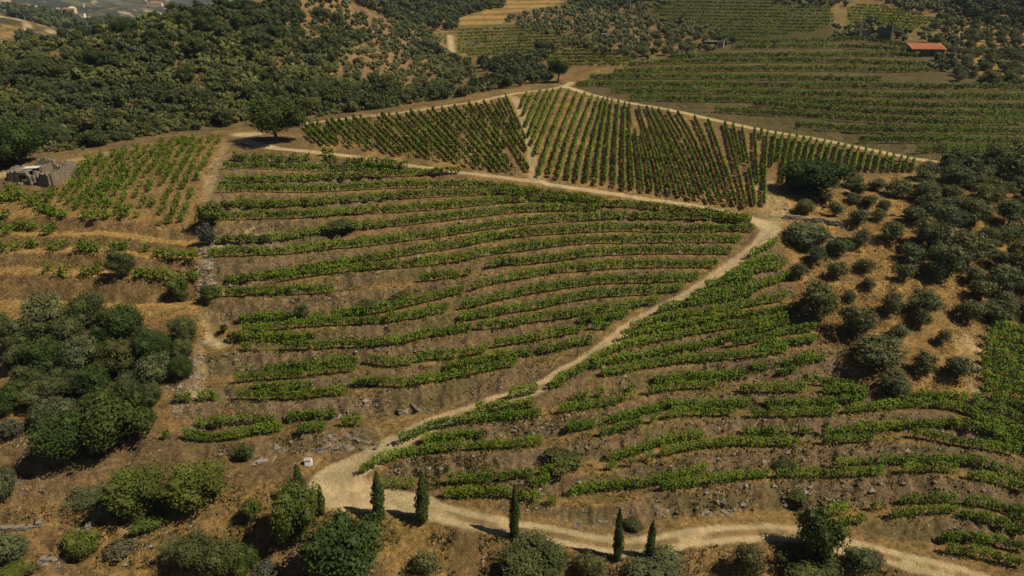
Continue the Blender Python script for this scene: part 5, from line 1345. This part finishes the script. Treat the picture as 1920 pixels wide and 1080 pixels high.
# roofless walls above the vineyard, their shade put into the dark colour
R = thing("roofless_building", (0, 0, 0), "dark roofless stone walls standing above the opposite vineyard", "ruin")
q0, q1, q2, q3 = gp(1584, 71), gp(1611, 74), gp(1632, 72), gp(1670, 76)
zb = min(q0[2], q1[2], q2[2], q3[2])
for nm, a, b_, hs in (("front_wall", q0[:2], q1[:2], [1.2, 2.6, 3.8, 4.2]), ("front_wall", q2[:2], q3[:2], [4.0, 4.8, 5.6, 6.6]), ("side_wall", q1[:2] + [.2, .2], q1[:2] + [.6, 7], [4.2, 4.0, 3.8]), ("side_wall", q3[:2] + [.2, .2], q3[:2] + [.6, 9], [6.6, 5.0, 4.0]), ("back_wall", q1[:2] + [.6, 7.3], q3[:2] + [.6, 9.4], [4, 4.5, 4.2, 4])):
    V, Fq = wall_piece(a, b_, zb, hs, .7, g, None); obj(nm, make_mesh("roofless_" + nm, V, [(Fq, 0)], [M_DARKW]), R)
# white water tank
p = gp(1297, 101); o = thing("water_tank", (p[0], p[1], p[2]), "round white water tank at the left end of the opposite vineyard", "water tank")
V, Fq = tube([[0, 0, 0], [0, 0, 2.0]], [1.5, 1.5], 20); obj("shell", make_mesh("tank_shell", V, [(Fq, 0)], [M_WHITE]), o)
V, Fq = tube([[0, 0, 2.0], [0, 0, 2.25], [0, 0, 2.5]], [1.55, 1.2, .3], 20); obj("lid", make_mesh("tank_lid", V, [(Fq, 0)], [M_WHITE]), o)
# little white shrine by the bend
p = gp(578, 872); o = thing("roadside_shrine", (p[0], p[1], p[2]), "tiny white box shrine at the foot of the rocks by the road bend", "shrine"); o.rotation_euler = (0, 0, .15)
V, Fq = boxv((0, 0, .35), (.72, .5, .8)); obj("body", make_mesh("shrine_body", V, [(Fq, 0)], [M_WHITE]), o)
V, Fq = boxv((0, .03, .80), (.85, .65, .1)); obj("cap", make_mesh("shrine_cap", V, [(Fq, 0)], [M_CONC]), o)
V, Fq = boxv((.42, .1, .3), (.12, .5, .7)); obj("side_slab", make_mesh("shrine_slab", V, [(Fq, 0)], [M_WHITE]), o)
# debris by the dark bush
p = gp(490, 868); o = thing("debris_pile", (p[0], p[1], p[2]), "pile of pale boards and a grey log below the dark bush", "debris")
for i, (dx, dy, L, rz, w) in enumerate([(-.5, .3, 1.6, 1.1, .09), (.2, .1, 1.3, .25, .30), (-.9, .1, 1.2, .9, .07), (1.4, .5, 1.2, 1.4, .07), (-.2, -.2, 1.5, .4, .07)]):
    x, y = p[0] + dx, p[1] + dy; V, Fq = tube([[-L / 2, 0, 0], [L / 2, 0, 0]], [w, w * .9], 7); q = obj("log" if i == 1 else "board", make_mesh("board", V, [(Fq, 0)], [M_DEAD]), o)
    q.location = (dx, dy, float(ground(x, y)) - p[2] + .12); q.rotation_euler = (0, -.1, rz)
# utility poles
for n, (u, v, h, lab) in enumerate([(1011, 33, 6.5, "pale utility pole beside the far farm lane"), (1181, 22, 9, "pale utility pole at the left end of the distant rows"), (1112, 45, 6, "short utility pole right of the far farm lane"), (49, 46, 12, "thin utility pole on the golden hill at far left"), (984, 30, 5, "short utility pole left of the far farm lane"), (1167, 92, 5, "concrete pole among olives beyond the lone tree")]):
    p = gp(u, v); o = thing("utility_pole", p, lab, "pole", "utility poles")
    V, Fq = tube([[0, 0, -.5], [0, 0, h]], [.16, .1], 7); obj("pole", make_mesh("pole", V, [(Fq, 0)], [M_METAL]), o)
    V, Fq = boxv((0, 0, h - .5), (1.4, .1, .12)); obj("crossarm", make_mesh("crossarm", V, [(Fq, 0)], [M_METAL]), o)

# ------------------------------------------------------------------ air of the valley
top = float(H[RG > 25].max()) + 25; lo = float(H.min()) - 1.5
m = bpy.data.materials.new("valley_air"); m.use_nodes = True; nt = m.node_tree; nt.nodes.clear()
out = N(nt, 'ShaderNodeOutputMaterial'); pv = N(nt, 'ShaderNodeVolumePrincipled'); pv.inputs['Color'].default_value = (.55, .70, .95, 1); pv.inputs['Density'].default_value = .00007; pv.inputs['Anisotropy'].default_value = .1
nt.links.new(pv.outputs[0], out.inputs['Volume'])
V, Fq = boxv((0, 0, (top + lo) / 2), (9400, 9400, top - lo))
obj("haze", make_mesh("haze", V, [(Fq, 0)], [m]), kind='stuff', label="thin blue valley haze", category="haze")
print("done", time.time() - T0, "objects", len(bpy.data.objects))
